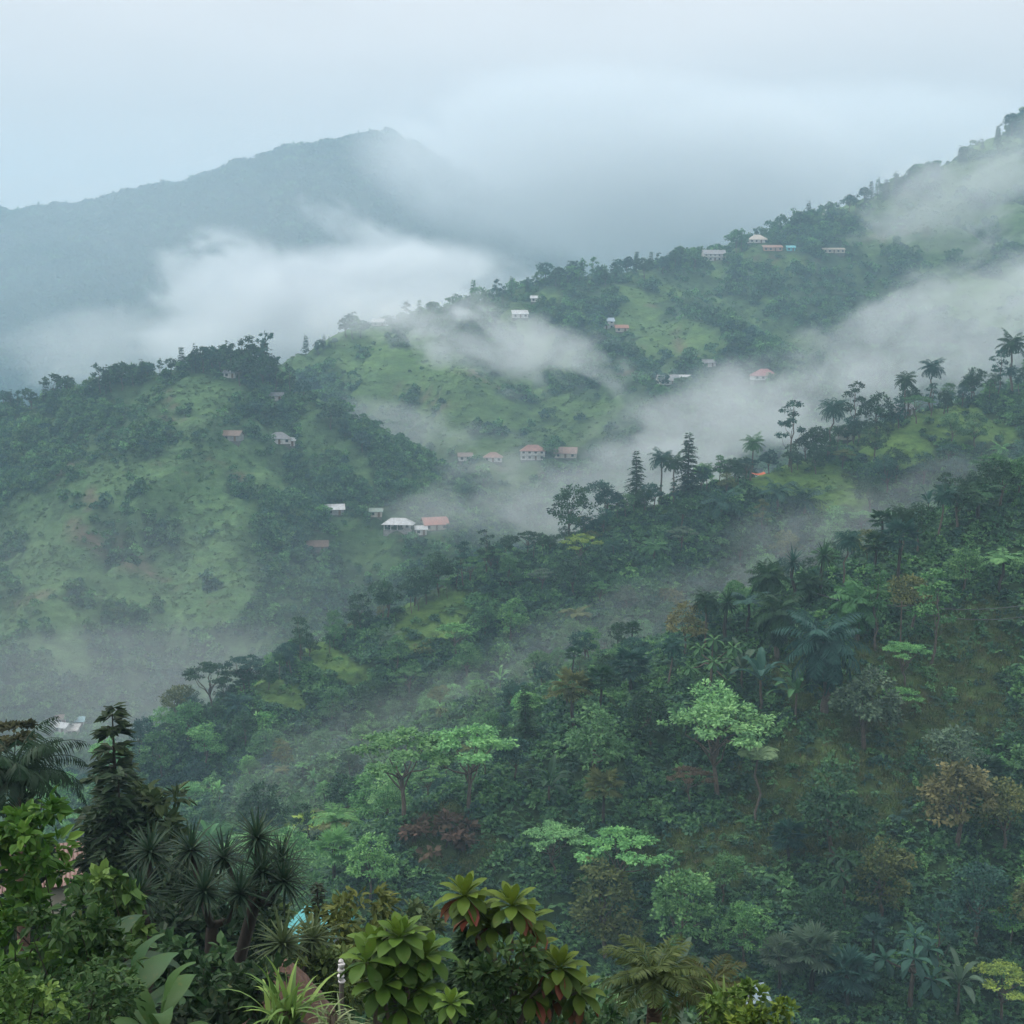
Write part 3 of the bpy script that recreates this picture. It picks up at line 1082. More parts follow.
def frond(mb, rng, base, az, elev, length, leaflet, pairs=18, bend=1.5, t=0.5, hang=0.5, width=0.055, rachis=None):
    """A pinnate frond: an arching rib carrying two rows of leaflets."""
    dh = np.array([math.cos(az), math.sin(az), 0.0])
    side = np.array([-dh[1], dh[0], 0.0])
    n = pairs
    s = np.linspace(0, 1, n + 1)
    ang = elev - bend * s ** 1.4
    step = length / n
    P = np.zeros((n + 1, 3))
    P[0] = base
    for i in range(n):
        P[i + 1] = P[i] + step * (dh * math.cos(ang[i]) + np.array([0, 0, 1]) * math.sin(ang[i]))
    Tg = unit(np.gradient(P, axis=0))
    if rachis is not None:
        rachis.tube(P[::3], np.linspace(length * 0.012, length * 0.003, len(P[::3])), 3)
    k = np.arange(2, n + 1)
    f = s[k]
    ll = leaflet * (np.sin(np.pi * (0.12 + 0.85 * f)) ** 0.6)
    for sg in (-1, 1):
        D = Tg[k] * (0.55 + 0.3 * f[:, None]) + side * sg + np.array([0, 0, -hang]) + rng.normal(0, 0.10, (len(k), 3))
        up = np.cross(side, Tg[k])
        up = up * np.sign(up[:, 2:3] + 1e-6)
        mb.kites(P[k], D, up + side * sg * -0.3, ll * (0.9 + 0.2 * rng.rand(len(k))), width + ll * 0.02,
                 np.clip(t + rng.normal(0, 0.1, len(k)), 0, 1), 0.22)


def gen_palm(seed, h=8.0, fl=2.6, fronds=20, leaflet=0.75, r0=0.14, lean=0.08, pairs=16, hang=0.5, width=0.09, low=-0.5):
    rng = np.random.RandomState(seed)
    cr, tr = MB(), MB()
    top = np.array([rng.normal(0, lean) * h, rng.normal(0, lean) * h, h])
    tr.tube(bent((0, 0, -1), top, rng, 8, 0.015), np.linspace(r0 * 1.35, r0 * 0.8, 8), 7)
    for i in range(fronds):
        f = i / fronds
        el = 1.25 + (low - 1.25) * f ** 0.9 + rng.normal(0, 0.1)
        frond(cr, rng, top, 2.4 * i + rng.rand() * 0.3, el, fl * (0.8 + 0.3 * rng.rand()), leaflet, pairs,
              bend=1.0 + 0.5 * rng.rand(), t=0.62 - 0.25 * f + rng.normal(0, 0.08), hang=hang, width=width, rachis=cr)
    return tr, cr


def gen_fanpalm(seed, h=4.0, leaves=16, stalk=1.0, blade=0.9, r0=0.12, seg=16):
    """Palm whose round leaves split into finger-like segments."""
    rng = np.random.RandomState(seed)
    cr, tr = MB(), MB()
    tr.tube(bent((0, 0, -1), (0, 0, h), rng, 5, 0.02), np.linspace(r0 * 1.2, r0, 5), 6)
    for i in range(leaves):
        f = i / leaves
        az, el = 2.4 * i, 1.2 - 1.7 * f
        d = np.array([math.cos(az) * math.cos(el), math.sin(az) * math.cos(el), math.sin(el)])
        b = np.array([0, 0, h]) + d * stalk * (0.7 + 0.3 * rng.rand())
        cr.tube([(0, 0, h), b], [0.03, 0.02], 3)
        up = unit(np.cross(np.cross(d, [0, 0, 1.0]), d) + 0.001)
        sd = np.cross(d, up)
        a = np.linspace(-1.9, 1.9, seg)
        D = np.cos(a)[:, None] * d + np.sin(a)[:, None] * sd
        cr.kites(np.repeat(b[None], seg, 0), D, np.repeat(up[None], seg, 0) + 0.2 * rng.normal(0, 1, (seg, 3)),
                 blade * (0.75 + 0.25 * np.cos(a * 0.6)), blade * 0.22, np.clip(0.6 - 0.3 * f + rng.normal(0, 0.1, seg), 0, 1), 0.3)
    return tr, cr


def rosette(mb, rng, c, length, width, n=46, el0=1.5, el1=-0.6, bend=0.9, t=0.55, axis=None, seg=4):
    """Burst of narrow strap leaves."""
    for i in range(n):
        f = (i + 0.5) / n
        az = 2.399 * i + rng.rand() * 0.3
        el = math.asin(max(-1, min(1, math.sin(el0) + (math.sin(el1) - math.sin(el0)) * f))) + rng.normal(0, 0.06)
        d = np.array([math.cos(az) * math.cos(el), math.sin(az) * math.cos(el), math.sin(el)])
        if axis is not None:
            d = d + np.asarray(axis) * 0.5
        mb.blade(c + d * 0.03, d, (0, 0, 1) if abs(el) < 1.3 else (math.cos(az + 1.57), math.sin(az + 1.57), 0.3), length * (0.75 + 0.3 * rng.rand()), width,
                 float(np.clip(t - 0.28 * f + rng.normal(0, 0.12), 0, 1)), bend * (0.5 + 0.8 * f), seg, 'strap', 0.15)


def gen_dracaena(seed, heads, base=(0, 0, -1.5), fork=1.8, length=0.85, width=0.07, n=54, r0=0.13):
    """Branching trunk with a strap-leaf rosette on every branch end (heads: list of points)."""
    rng = np.random.RandomState(seed)
    tr = MB()
    heads = [np.asarray(h_, float) for h_ in heads]
    ctr = np.mean(heads, 0)
    fk = np.array([ctr[0] * 0.5, ctr[1] * 0.5, fork])
    tr.tube(bent(base, fk, rng, 5, 0.04), np.linspace(r0 * 1.3, r0, 5), 7)
    crowns = []
    for h_ in heads:
        mid = fk * 0.45 + h_ * 0.55 + np.array([0, 0, -0.25])
        tr.tube(np.array([fk, mid, h_]), [r0 * 0.75, r0 * 0.5, r0 * 0.38], 6)
        cr = MB()
        rosette(cr, rng, h_, length, width, n, el1=-0.75, bend=0.45, t=0.5)
        crowns.append(cr)
    return tr, crowns


def gen_tuft(seed, n=60, length=1.0, width=0.06, spread=0.35, el=(0.5, 1.5), bend=1.0, seg=4):
    rng = np.random.RandomState(seed)
    mb = MB()
    for i in range(n):
        az = rng.rand() * 6.283
        e = el[0] + (el[1] - el[0]) * rng.rand()
        d = np.array([math.cos(az) * math.cos(e), math.sin(az) * math.cos(e), math.sin(e)])
        b = np.array([rng.normal(0, spread), rng.normal(0, spread), -0.1])
        mb.blade(b, d, (0, 0, 1) if e < 1.3 else (math.cos(az + 1.57), math.sin(az + 1.57), 0.2), length * (0.6 + 0.5 * rng.rand()), width, float(np.clip(0.5 + rng.normal(0, 0.2), 0, 1)), bend, seg)
    return mb


def gen_banana(seed, h=2.2, leaves=9, length=2.0, width=0.55, r0=0.11):
    rng = np.random.RandomState(seed)
    cr, tr = MB(), MB()
    tr.tube(bent((0, 0, -0.8), (0, 0, h), rng, 5, 0.02), np.linspace(r0 * 1.2, r0 * 0.7, 5), 7)
    for i in range(leaves):
        f = i / leaves
        az = 2.4 * i + rng.rand() * 0.4
        el = 1.35 - 1.15 * f
        d = np.array([math.cos(az) * math.cos(el), math.sin(az) * math.cos(el), math.sin(el)])
        b = np.array([0, 0, h * (0.92 + 0.1 * rng.rand())])
        s = b + d * length * 0.25
        cr.tube([b, s], [0.035, 0.02], 4)
        cr.blade(s, d, (0, 0, 1), length * (0.8 + 0.3 * rng.rand()), width, float(np.clip(0.6 - 0.35 * f + rng.normal(0, 0.1), 0, 1)), 1.2 + 0.5 * rng.rand(), 9, 'paddle', 0.14, 0.09)
    return tr, cr


def gen_rosette_leaves(mb, rng, c, length, width, n=16, el0=1.25, el1=-0.5, bend=0.7, t=0.6, seg=6, up=1.25):
    """Whorl of broad leaves wider towards the tip."""
    for i in range(n):
        f = (i + 0.5) / n
        az = 2.399 * i + rng.rand() * 0.25
        el = el0 + (el1 - el0) * f ** 0.9
        d = np.array([math.cos(az) * math.cos(el), math.sin(az) * math.cos(el), math.sin(el)])
        k = 0.6 + 0.5 * f if f < 0.5 else 0.9
        s = c + d * length * 0.12
        mb.tube([c, s], [length * 0.02, length * 0.014], 4, t)
        mb.blade(s, d, (0, 0, 1) if el < 1.2 else (math.cos(az + 1.57), math.sin(az + 1.57), 0.4), length * k * (0.85 + 0.25 * rng.rand()), width * k,
                 float(np.clip(t + 0.25 - 0.55 * f + rng.normal(0, 0.08), 0, 1)), bend * (0.5 + f), seg, 'obovate', 0.16)


def gen_bush(seed, R_=1.6, n=34, per=20, leaf=0.34, squash=0.75, up=0.5, wide=0.62):
    rng = np.random.RandomState(seed)
    lobes = []
    for i in range(5):
        a = 2.4 * i
        r = R_ * (0.4 + 0.25 * rng.rand())
        rr = R_ * 0.5 * (i > 0)
        lobes.append((np.array([rr * math.cos(a), rr * math.sin(a), R_ * (0.55 - 0.3 * (i > 0)) * squash + rng.normal(0, 0.1)]), np.array([r, r, r * squash])))
    pts = lobes_surface(rng, lobes, n, -0.25)
    cr = MB()
    leaf_clumps(cr, rng, pts, R_ * 0.2, per, leaf, leaf * wide, flat=0.5, up=up, out_from=np.array([0, 0, -0.2]))
    st = MB()
    for c, _ in lobes:
        st.tube(bent((0, 0, -0.5), c, rng, 4, 0.05), np.linspace(0.06, 0.02, 4), 4)
    return st, cr


def gen_fern(seed, fronds=12, length=1.3, leaflet=0.32, h=0.0, r0=0.09, pairs=12):
    rng = np.random.RandomState(seed)
    cr, tr = MB(), MB()
    if h > 0:
        tr.tube(bent((0, 0, -0.6), (0, 0, h), rng, 5, 0.03), np.linspace(r0 * 1.2, r0, 5), 6)
    for i in range(fronds):
        frond(cr, rng, np.array([0, 0, h]), 2.4 * i, 0.85 + rng.normal(0, 0.15) - 0.3 * (i / fronds), length * (0.8 + 0.3 * rng.rand()), leaflet, pairs, 1.3, 0.55 + rng.normal(0, 0.12), 0.15, leaflet * 0.3, cr)
    return tr, cr


def gen_bigleaf(seed, h=3.0, heads=5, spread=1.2, length=0.8, width=0.34, n=13, r0=0.1):
    """Small tree carrying whorls of broad drooping leaves."""
    rng = np.random.RandomState(seed)
    tr, cr = MB(), MB()
    fk = np.array([0, 0, h * 0.55])
    tr.tube(bent((0, 0, -0.8), fk, rng, 4, 0.03), np.linspace(r0 * 1.2, r0 * 0.8, 4), 6)
    for i in range(heads):
        a = 2.4 * i
        e = np.array([math.cos(a) * spread * (i > 0) * (0.6 + 0.4 * rng.rand()), math.sin(a) * spread * (i > 0) * (0.6 + 0.4 * rng.rand()), h * (1 - 0.11 * i)])
        tr.tube(bent(fk, e, rng, 4, 0.06), np.linspace(r0 * 0.6, r0 * 0.3, 4), 5)
        gen_rosette_leaves(cr, rng, e, length, width, n, 1.1, -0.9, 0.9, 0.5, 4)
    return tr, cr


# ------------------------------------------------------------------ kinds of plant: meshes made once, shared by all copies
KIND = {}


def kind(key, name, cat, word, variants, bark=None, leaf=None, parts=('trunk', 'crown'), far=False):
    meshes = []
    for tr, cr in variants:
        a = tr.mesh(parts[0], [bark or M_BARK], True) if tr is not None and tr.n else None
        b = cr.mesh(parts[1], [leaf or M_LEAF])
        if far and a is not None:          # too small to show its parts: one mesh
            j = MB()
            j.V, j.Q, j.T, j.n = list(tr.V), list(tr.Q), list(tr.T), tr.n
            for v, q, t in zip(cr.V, cr.Q, cr.T):
                j.V.append(v)
                j.Q.append(q + tr.n)
                j.T.append(t)
            mi = np.concatenate([np.zeros(tr.nq, int), np.ones(cr.nq, int)])
            b = j.mesh(name, [bark or M_BARK, leaf or M_LEAF], False, mi)
            a = None
        meshes.append((a, b))
    hs = []
    for a, b in meshes:
        n = len(b.vertices)
        co = np.empty(n * 3, np.float32)
        b.vertices.foreach_get('co', co)
        co = co.reshape(-1, 3)
        hs.append((float(co[:, 2].max()), float(np.abs(co[:, :2]).max())))
    KIND[key] = dict(name=name, cat=cat, word=word, meshes=meshes, parts=parts, size=hs, far=far)


PLANTS = []          # every single plant, for the labels given at the end


def plant(key, x, y, z=None, scale=1.0, colour=MID, v=None, rz=None, label=None, group=None, tilt=0.0, landmark=None, sink=0.15, cat=None, sz=None):
    k = KIND[key]
    if v is None:
        v = random.randrange(len(k['meshes']))
    a, b = k['meshes'][v % len(k['meshes'])]
    if z is None:
        z = float(ground(np.array([x]), np.array([y]))[0])
    if rz is None:
        rz = random.random() * 6.283
    jit = 0.88 + 0.24 * random.random()
    c = tuple(min(1, ch * jit * (0.94 + 0.12 * random.random())) for ch in colour)
    s = (scale, scale, scale * (sz or 1.0))
    if k['far'] or a is None:
        o = bpy.data.objects.new(k['name'], b)
        o.location = (x, y, z - sink * scale)
        o.rotation_euler = (tilt * random.uniform(-1, 1), tilt * random.uniform(-1, 1), rz)
        o.scale = s
        o.color = (*c, 1)
        link(o)
    else:
        o = empty(k['name'], (x, y, z - sink * scale), rz)
        o.rotation_euler = (tilt * random.uniform(-1, 1), tilt * random.uniform(-1, 1), rz)
        o.scale = s
        t = bpy.data.objects.new(k['parts'][0], a)
        link(t, o)
        f = bpy.data.objects.new(k['parts'][1], b)
        f.color = (*c, 1)
        link(f, o)
    tag(o, label, cat or k['cat'], group)
    PLANTS.append(dict(o=o, key=key, colour=colour, label=label, group=group, landmark=landmark, loc=(x, y, z), top=k['size'][v % len(k['meshes'])][0] * scale, scale=scale))
    return o


kind('round', 'broadleaf_tree', 'broadleaf tree', 'round-crowned tree', [gen_round(s, 8 + s % 3, 3.2 + 0.3 * (s % 3), 90, 24, 0.42) for s in (1, 2, 3, 4, 5)])
kind('drape', 'vine_draped_tree', 'vine-draped tree', 'vine-draped tree', [gen_round(s, 9, 3.0, 100, 24, 0.40, 1.35, 9, 0.22, 0.0) for s in (11, 12, 13)])
kind('umbrella', 'umbrella_tree', 'umbrella tree', 'flat-topped tree', [gen_umbrella(s) for s in (21, 22, 23)])
kind('open', 'slender_tree', 'slender tree', 'slender open tree', [gen_open(s) for s in (31, 32, 33, 34)])
kind('conifer', 'conifer', 'conifer', 'pointed conifer', [gen_conifer(41, 11, 3.4, 16), gen_conifer(42, 10, 3.6, 14), gen_conifer(43, 12, 3.6, 15)], M_DARKBARK)
kind('palm', 'palm_tree', 'palm', 'feather palm', [gen_palm(51, 8.0, 2.8, 28, 0.85, width=0.11), gen_palm(52, 7.0, 2.6, 26, 0.8, width=0.11), gen_palm(53, 8.5, 3.0, 30, 0.9, width=0.11)], M_PALEBARK)
kind('lowpalm', 'low_palm', 'low palm', 'low palm', [gen_palm(54, 1.6, 2.5, 17, 0.7, 0.16, 0.05, 16, 0.4, 0.11, -0.3), gen_palm(55, 2.4, 2.7, 18, 0.75, 0.16, 0.05, 16, 0.4, 0.11, -0.4)], M_PALMBARK)
def gen_spiky(seed, h=5.0, length=2.1, width=0.22, n=60, r0=0.16):
    rng = np.random.RandomState(seed)
    tr, cr = MB(), MB()
    tr.tube(bent((0, 0, -1), (0, 0, h), rng, 5, 0.03), np.linspace(r0 * 1.3, r0, 5), 6)
    rosette(cr, rng, np.array([0, 0, h]), length, width, n, el1=-0.9, bend=0.6, seg=3)
    return tr, cr


kind('shaggy', 'palm_tree', 'palm', 'shaggy palm', [gen_palm(56, 4.4, 3.0, 38, 0.95, 0.2, 0.05, 18, 0.6, 0.15, -1.15), gen_palm(57, 3.4, 2.8, 34, 0.95, 0.2, 0.05, 18, 0.5, 0.15, -0.9)], M_PALEBARK)
kind('papaya', 'papaya_tree', 'papaya tree', 'papaya-like tree', [gen_fern(93, 15, 1.7, 0.9, 5.6, 0.085, 11)], M_PALEBARK)
kind('spiky', 'spiky_palm', 'spiky palm', 'spiky palm', [gen_spiky(58), gen_spiky(59, 4.0, 2.0)], M_DARKBARK)
kind('fan', 'fan_palm', 'fan palm', 'fan palm', [gen_fanpalm(61, 3.2), gen_fanpalm(62, 2.2, 18), gen_fanpalm(63, 4.2, 16)], M_DARKBARK)
kind('banana', 'banana_plant', 'banana plant', 'banana plant', [gen_banana(71), gen_banana(72, 2.8, 10, 2.3), gen_banana(73, 1.6, 8, 1.9)], parts=('stem', 'leaves'))
kind('bush', 'bush', 'bush', 'rounded bush', [gen_bush(s) for s in (81, 82, 83, 84, 85)], parts=('stems', 'foliage'))
kind('treefern', 'tree_fern', 'tree fern', 'tree fern', [gen_fern(91, 15, 2.0, 0.55, 2.6, 0.1, 14), gen_fern(92, 14, 1.8, 0.5, 1.6, 0.1, 14)], M_DARKBARK)
kind('bigleaf', 'large_leaved_tree', 'large-leaved tree', 'large-leaved tree', [gen_bigleaf(95), gen_bigleaf(96, 3.6, 7, 1.5), gen_bigleaf(97, 2.4, 4)])
kind('far_round', 'hill_tree', 'hill tree', 'round tree', [gen_round(s, 8, 3.4, 42, 14, 0.85, 0.8, 6) for s in (101, 102, 103)], far=True)
kind('far_open', 'tall_hill_tree', 'tall tree', 'tall open tree', [gen_open(s, 10, 2.6, 6, 12, 26, 0.75) for s in (111, 112, 113, 114)], far=True)
kind('far_pine', 'hill_conifer', 'hill conifer', 'narrow conifer', [gen_conifer(s, 10, 2.7, 10, 0.16, 1.2, 0.2, 0.3, 8, 5) for s in (121, 122)], M_DARKBARK, far=True)
kind('far_flat', 'flat_crowned_tree', 'flat-crowned tree', 'flat-crowned tree', [gen_umbrella(s, 9, 4.0, 40, 14, 0.8, 7) for s in (131, 132)], far=True)

# ------------------------------------------------------------------ where things stand
HERO_XY = []
HOUSE_PX = []


def spot(px, py, hill=None):
    """Ground point met by the line of sight; moves down the hill until it stands on the wanted one."""
    for k in range(45):
        p = cast(px, py + 2 * k)
        if p is None:
            continue
        if hill is None:
            return p
        i, names = which_hill(p[0:1], p[1:2])
        if names[i[0]] == hill:
            return p
    return p



# ------------------------------------------------------------------ houses
def paint_material(name, rough=0.7, corrug=0.0, dirt=0.35):
    m, nt = new_mat(name)
    lk = nt.links.new
    out = nd(nt, 'ShaderNodeOutputMaterial')
    bs = nd(nt, 'ShaderNodeBsdfPrincipled')
    bs.inputs['Roughness'].default_value = rough
    oi = nd(nt, 'ShaderNodeObjectInfo')
    tc = nd(nt, 'ShaderNodeTexCoord')
    nz = nd(nt, 'ShaderNodeTexNoise')
    nz.inputs['Scale'].default_value = 0.9
    nz.inputs['Detail'].default_value = 6
    lk(tc.outputs['Object'], nz.inputs['Vector'])
    mr = nd(nt, 'ShaderNodeMapRange')
    mr.inputs['From Min'].default_value = 0.35
    mr.inputs['From Max'].default_value = 0.7
    mr.inputs['To Min'].default_value = 1.0
    mr.inputs['To Max'].default_value = 1.0 - dirt
    lk(nz.outputs['Fac'], mr.inputs['Value'])
    vm = nd(nt, 'ShaderNodeVectorMath', operation='SCALE')
    lk(oi.outputs['Color'], vm.inputs[0])
    lk(mr.outputs[0], vm.inputs['Scale'])
    src_ = vm.outputs[0]
    if corrug:          # rust streaks on sheet roofs
        rn = nd(nt, 'ShaderNodeTexNoise')
        rn.inputs['Scale'].default_value = 0.55
        rn.inputs['Detail'].default_value = 7
        rn.inputs['Roughness'].default_value = 0.7
        rm = nd(nt, 'ShaderNodeMapping')
        rm.inputs['Scale'].default_value = (2.2, 0.6, 1)
        lk(tc.outputs['Object'], rm.inputs['Vector'])
        lk(rm.outputs[0], rn.inputs['Vector'])
        rr_ = nd(nt, 'ShaderNodeMapRange', interpolation_type='SMOOTHSTEP')
        rr_.inputs['From Min'].default_value = 0.5
        rr_.inputs['From Max'].default_value = 0.72
        rr_.inputs['To Max'].default_value = 0.65
        lk(rn.outputs['Fac'], rr_.inputs['Value'])
        rx_ = nd(nt, 'ShaderNodeMix', data_type='RGBA')
        lk(rr_.outputs[0], rx_.inputs['Factor'])
        lk(src_, rx_.inputs['A'])
        rx_.inputs['B'].default_value = (0.14, 0.085, 0.055, 1)
        src_ = rx_.outputs['Result']
    lk(src_, bs.inputs['Base Color'])
    if corrug:
        wv = nd(nt, 'ShaderNodeTexWave', wave_type='BANDS', bands_direction='X')
        wv.inputs['Scale'].default_value = corrug
        lk(tc.outputs['Object'], wv.inputs['Vector'])
        bp = nd(nt, 'ShaderNodeBump')
        bp.inputs['Distance'].default_value = 0.05
        lk(wv.outputs['Fac'], bp.inputs['Height'])
        lk(bp.outputs[0], bs.inputs['Normal'])
    lk(bs.outputs[0], out.inputs['Surface'])
    return m


M_WALL = paint_material('painted_wall', 0.8)
M_ROOF = paint_material('sheet_roof', 0.45, 1.6, 0.4)
M_WOODW = paint_material('weathered_timber', 0.8, 0, 0.5)
M_PANE, _nt = new_mat('window_pane')
_b = nd(_nt, 'ShaderNodeBsdfPrincipled')
_b.inputs['Base Color'].default_value = (0.03, 0.04, 0.045, 1)
_b.inputs['Roughness'].default_value = 0.15
_nt.links.new(_b.outputs[0], nd(_nt, 'ShaderNodeOutputMaterial').inputs['Surface'])

WHITE, CREAM, GREYW = (0.54, 0.53, 0.51), (0.42, 0.39, 0.33), (0.26, 0.26, 0.255)
R_GREY, R_PALE, R_RED, R_BROWN, R_BLUE, R_TURQ = (0.22, 0.24, 0.26), (0.50, 0.54, 0.56), (0.42, 0.13, 0.08), (0.15, 0.10, 0.075), (0.30, 0.40, 0.50), (0.10, 0.50, 0.50)


def boxes(items):
    """(lo, hi) boxes joined into one mesh builder."""
    mb = MB()
    for (a, b, c), (d, e, f) in items:
        V = [(a, b, c), (d, b, c), (d, e, c), (a, e, c), (a, b, f), (d, b, f), (d, e, f), (a, e, f)]
        mb.add(V, [(0, 3, 2, 1), (4, 5, 6, 7), (0, 1, 5, 4), (1, 2, 6, 5), (2, 3, 7, 6), (3, 0, 4, 7)], 0.5)
    return mb


def piece(name, mb, mat, colour, parent, loc=None):
    o = bpy.data.objects.new(name, mb.mesh(name, [mat]))
    o.color = (*colour, 1)
    if loc is not None:
        o.location = loc
    return link(o, parent)


def slab(mb, pts, th):
    """Roof plane of four points with thickness."""
    P = np.array(pts, float)
    n = np.cross(P[1] - P[0], P[3] - P[0])
    if np.linalg.norm(n) < 1e-6:
        n = np.cross(P[2] - P[1], P[3] - P[2])
    n = n / np.linalg.norm(n)
    if n[2] < 0:
        n = -n
    V = np.vstack([P, P - n * th])
    mb.add(V, [(0, 1, 2, 3), (7, 6, 5, 4), (0, 4, 5, 1), (1, 5, 6, 2), (2, 6, 7, 3), (3, 7, 4, 0)], 0.5)


def house(px, py, wpx, label, roof=R_GREY, wall=WHITE, style='gable', storeys=1, rz=0.1, hill=None, depth=0.7, posts=False, p=None, W=None, cat='house', name='house', pitch=0.62, group=None):
    if p is None:
        p = spot(px, py, hill)
    dist = p[1] * CP - p[2] * SP
    W = W or 0.9 * wpx * dist / F_PX
    Dp = max(3.0, W * depth)
    Dp = min(Dp, 9)
    h = 2.15 * storeys
    o = empty(name, (p[0], p[1] + Dp * 0.4, p[2]), rz, label, cat, group)
    w2, d2 = W / 2, Dp / 2
    if posts:
        piece('wall', boxes([((-w2 * 0.8, -d2 * 0.1, -2.5), (w2 * 0.8, d2 * 0.8, h))]), M_WALL, wall, o)
        for k in range(5):
            x = -w2 * 0.9 + k * w2 * 0.45
            piece('post', boxes([((x - 0.14, -d2 * 0.9, -2.5), (x + 0.14, -d2 * 0.9 + 0.28, h))]), M_WALL, wall, o)
        piece('porch_floor', boxes([((-w2 * 0.95, -d2 * 0.95, -2.4), (w2 * 0.95, -d2 * 0.103, 0.0))]), M_WALL, GREYW, o)
    else:
        piece('wall', boxes([((-w2, -d2, 0.0), (w2, d2, h))]), M_WALL, wall, o)
        piece('foundation', boxes([((-w2 * 0.97, -d2 * 0.97, -2.8), (w2 * 0.97, d2 * 0.97, -0.003))]), M_WOODW, (0.10, 0.10, 0.085), o)
    ov = 0.5
    rh = Dp * 0.5 * pitch * 1.3
    x, y = w2 + ov, d2 + ov
    z0 = h - 0.05
    rf = MB()
    if style == 'gable':
        slab(rf, [(-x, -y, z0), (x, -y, z0), (x, 0, z0 + rh), (-x, 0, z0 + rh)], 0.14)
        slab(rf, [(x, y, z0), (-x, y, z0), (-x, 0, z0 + rh), (x, 0, z0 + rh)], 0.14)
    elif style == 'hip':
        r = max(0.2, x - y)
        slab(rf, [(-x, -y, z0), (x, -y, z0), (r, 0, z0 + rh), (-r, 0, z0 + rh)], 0.14)
        slab(rf, [(x, y, z0), (-x, y, z0), (-r, 0, z0 + rh), (r, 0, z0 + rh)], 0.14)
        slab(rf, [(-x, y, z0), (-x, -y, z0), (-r, -0.02, z0 + rh), (-r, 0.02, z0 + rh)], 0.14)
        slab(rf, [(x, -y, z0), (x, y, z0), (r, 0.02, z0 + rh), (r, -0.02, z0 + rh)], 0.14)
    else:
        slab(rf, [(-x, -y, z0 + 0.1), (x, -y, z0 + 0.1), (x, y, z0 + rh), (-x, y, z0 + rh)], 0.14)
    piece('roof', rf, M_ROOF, roof, o)
    if style == 'gable':
        for sx in (-1, 1):
            g = MB()
            a = sx * (w2 - 0.02)
            g.add([(a, -d2, h - 0.06), (a, d2, h - 0.06), (a, 0, h + rh * d2 / y - 0.2), (a, 0, h + rh * d2 / y - 0.2)], [(0, 1, 2, 3)], 0.5)
            piece('gable_wall', g, M_WALL, wall, o)
    fy = -d2 if not posts else -d2 * 0.1
    half = w2 if not posts else w2 * 0.8
    n = max(2, int(W / 2.6))
    for s in range(storeys):
        for k in range(n):
            cx = -half + (k + 0.5) * 2 * half / n
            zb = s * 2.2
            if s == 0 and k == n // 2:
                dr = piece('door', boxes([((-0.45, -0.04, 0.0), (0.45, 0.03, 1.9))]), M_WOODW, (0.16, 0.09, 0.05), o, (cx, fy, zb))
                continue
            fr = piece('window', boxes([((-0.62, -0.05, 0.0), (-0.52, 0.03, 1.2)), ((0.52, -0.05, 0.0), (0.62, 0.03, 1.2)), ((-0.519, -0.05, 0.0), (0.519, 0.03, 0.1)), ((-0.519, -0.05, 1.1), (0.519, 0.03, 1.2))]), M_WALL, GREYW, o, (cx, fy, zb + 0.65))
            pn = bpy.data.objects.new('pane', boxes([((-0.518, -0.02, 0.101), (0.518, 0.0, 1.099))]).mesh('pane', [M_PANE]))
            link(pn, fr)
    if storeys == 2:
        piece('balcony', boxes([((-w2, -d2 - 1.0, 2.35), (w2, -d2 - 0.003, 2.48)), ((-w2, -d2 - 1.0, 2.481), (w2, -d2 - 0.95, 3.2))]), M_WALL, wall, o)
    HERO_XY.append((p[0], p[1] + Dp * 0.4, W * 0.5, 1))
    HERO_XY.append((p[0] * (1 - W * 0.7 / p[1]), p[1] - W * 0.6, W * 0.22, 1))
    HOUSE_PX.append((px, py, wpx))
    return o


house(278, 444, 25, 'white house with grey hip roof on the upper slope of the left hill', R_GREY, WHITE, 'hip', 1, 0.2, 'left_hill')
house(290, 446, 11, 'low white annex at the right of the grey hip-roofed house', R_PALE, WHITE, 'shed', 1, 0.0, 'left_hill')
house(232, 441, 20, 'low brown-roofed house half hidden left of the grey hip-roofed house', R_BROWN, GREYW, 'gable', 1, -0.2, 'left_hill')
house(334, 515, 20, 'small house with whitish roof, leftmost of the lower spur hamlet', R_PALE, GREYW, 'gable', 1, 0.2, 'left_hill')
house(376, 517, 13, 'tiny house with dull green roof between the two pale-roofed houses', (0.18, 0.26, 0.22), CREAM, 'gable', 1, 0.0, 'left_hill')
house(398, 530, 33, 'long house with pale flat roof on white posts on the lower spur', R_PALE, WHITE, 'hip', 1, -0.1, 'left_hill', 0.5, True)
house(434, 530, 27, 'house with orange red roof right of the long pale-roofed house', (0.34, 0.12, 0.085), CREAM, 'gable', 1, 0.35, 'left_hill')
house(421, 535, 12, 'small whitish shed between the long pale house and the orange roof', R_PALE, WHITE, 'shed', 1, 0.1, 'left_hill')
house(317, 552, 22, 'dark brown-roofed cottage in the trees below the lower spur hamlet', R_BROWN, (0.2, 0.2, 0.19), 'gable', 1, 0.1, 'left_hill')
house(82, 402, 12, 'white house tucked among the crest trees near the left edge', R_PALE, WHITE, 'gable', 1, 0.2, 'left_hill')
house(230, 378, 13, 'white house between the tall trees on top of the left hill', R_GREY, WHITE, 'gable', 1, -0.1, 'left_hill')
house(276, 401, 14, 'small white house behind the last tall trees right of the hilltop', R_GREY, WHITE, 'gable', 1, 0.1, 'left_hill')
house(465, 461, 15, 'small white house with dark roof, leftmost of the row in the middle valley', R_BROWN, WHITE, 'gable', 1, 0.1, 'far_ridge')
house(493, 462, 20, 'low house with faded red roof, second of the row in the middle valley', (0.23, 0.12, 0.09), WHITE, 'hip', 1, 0.0, 'far_ridge')
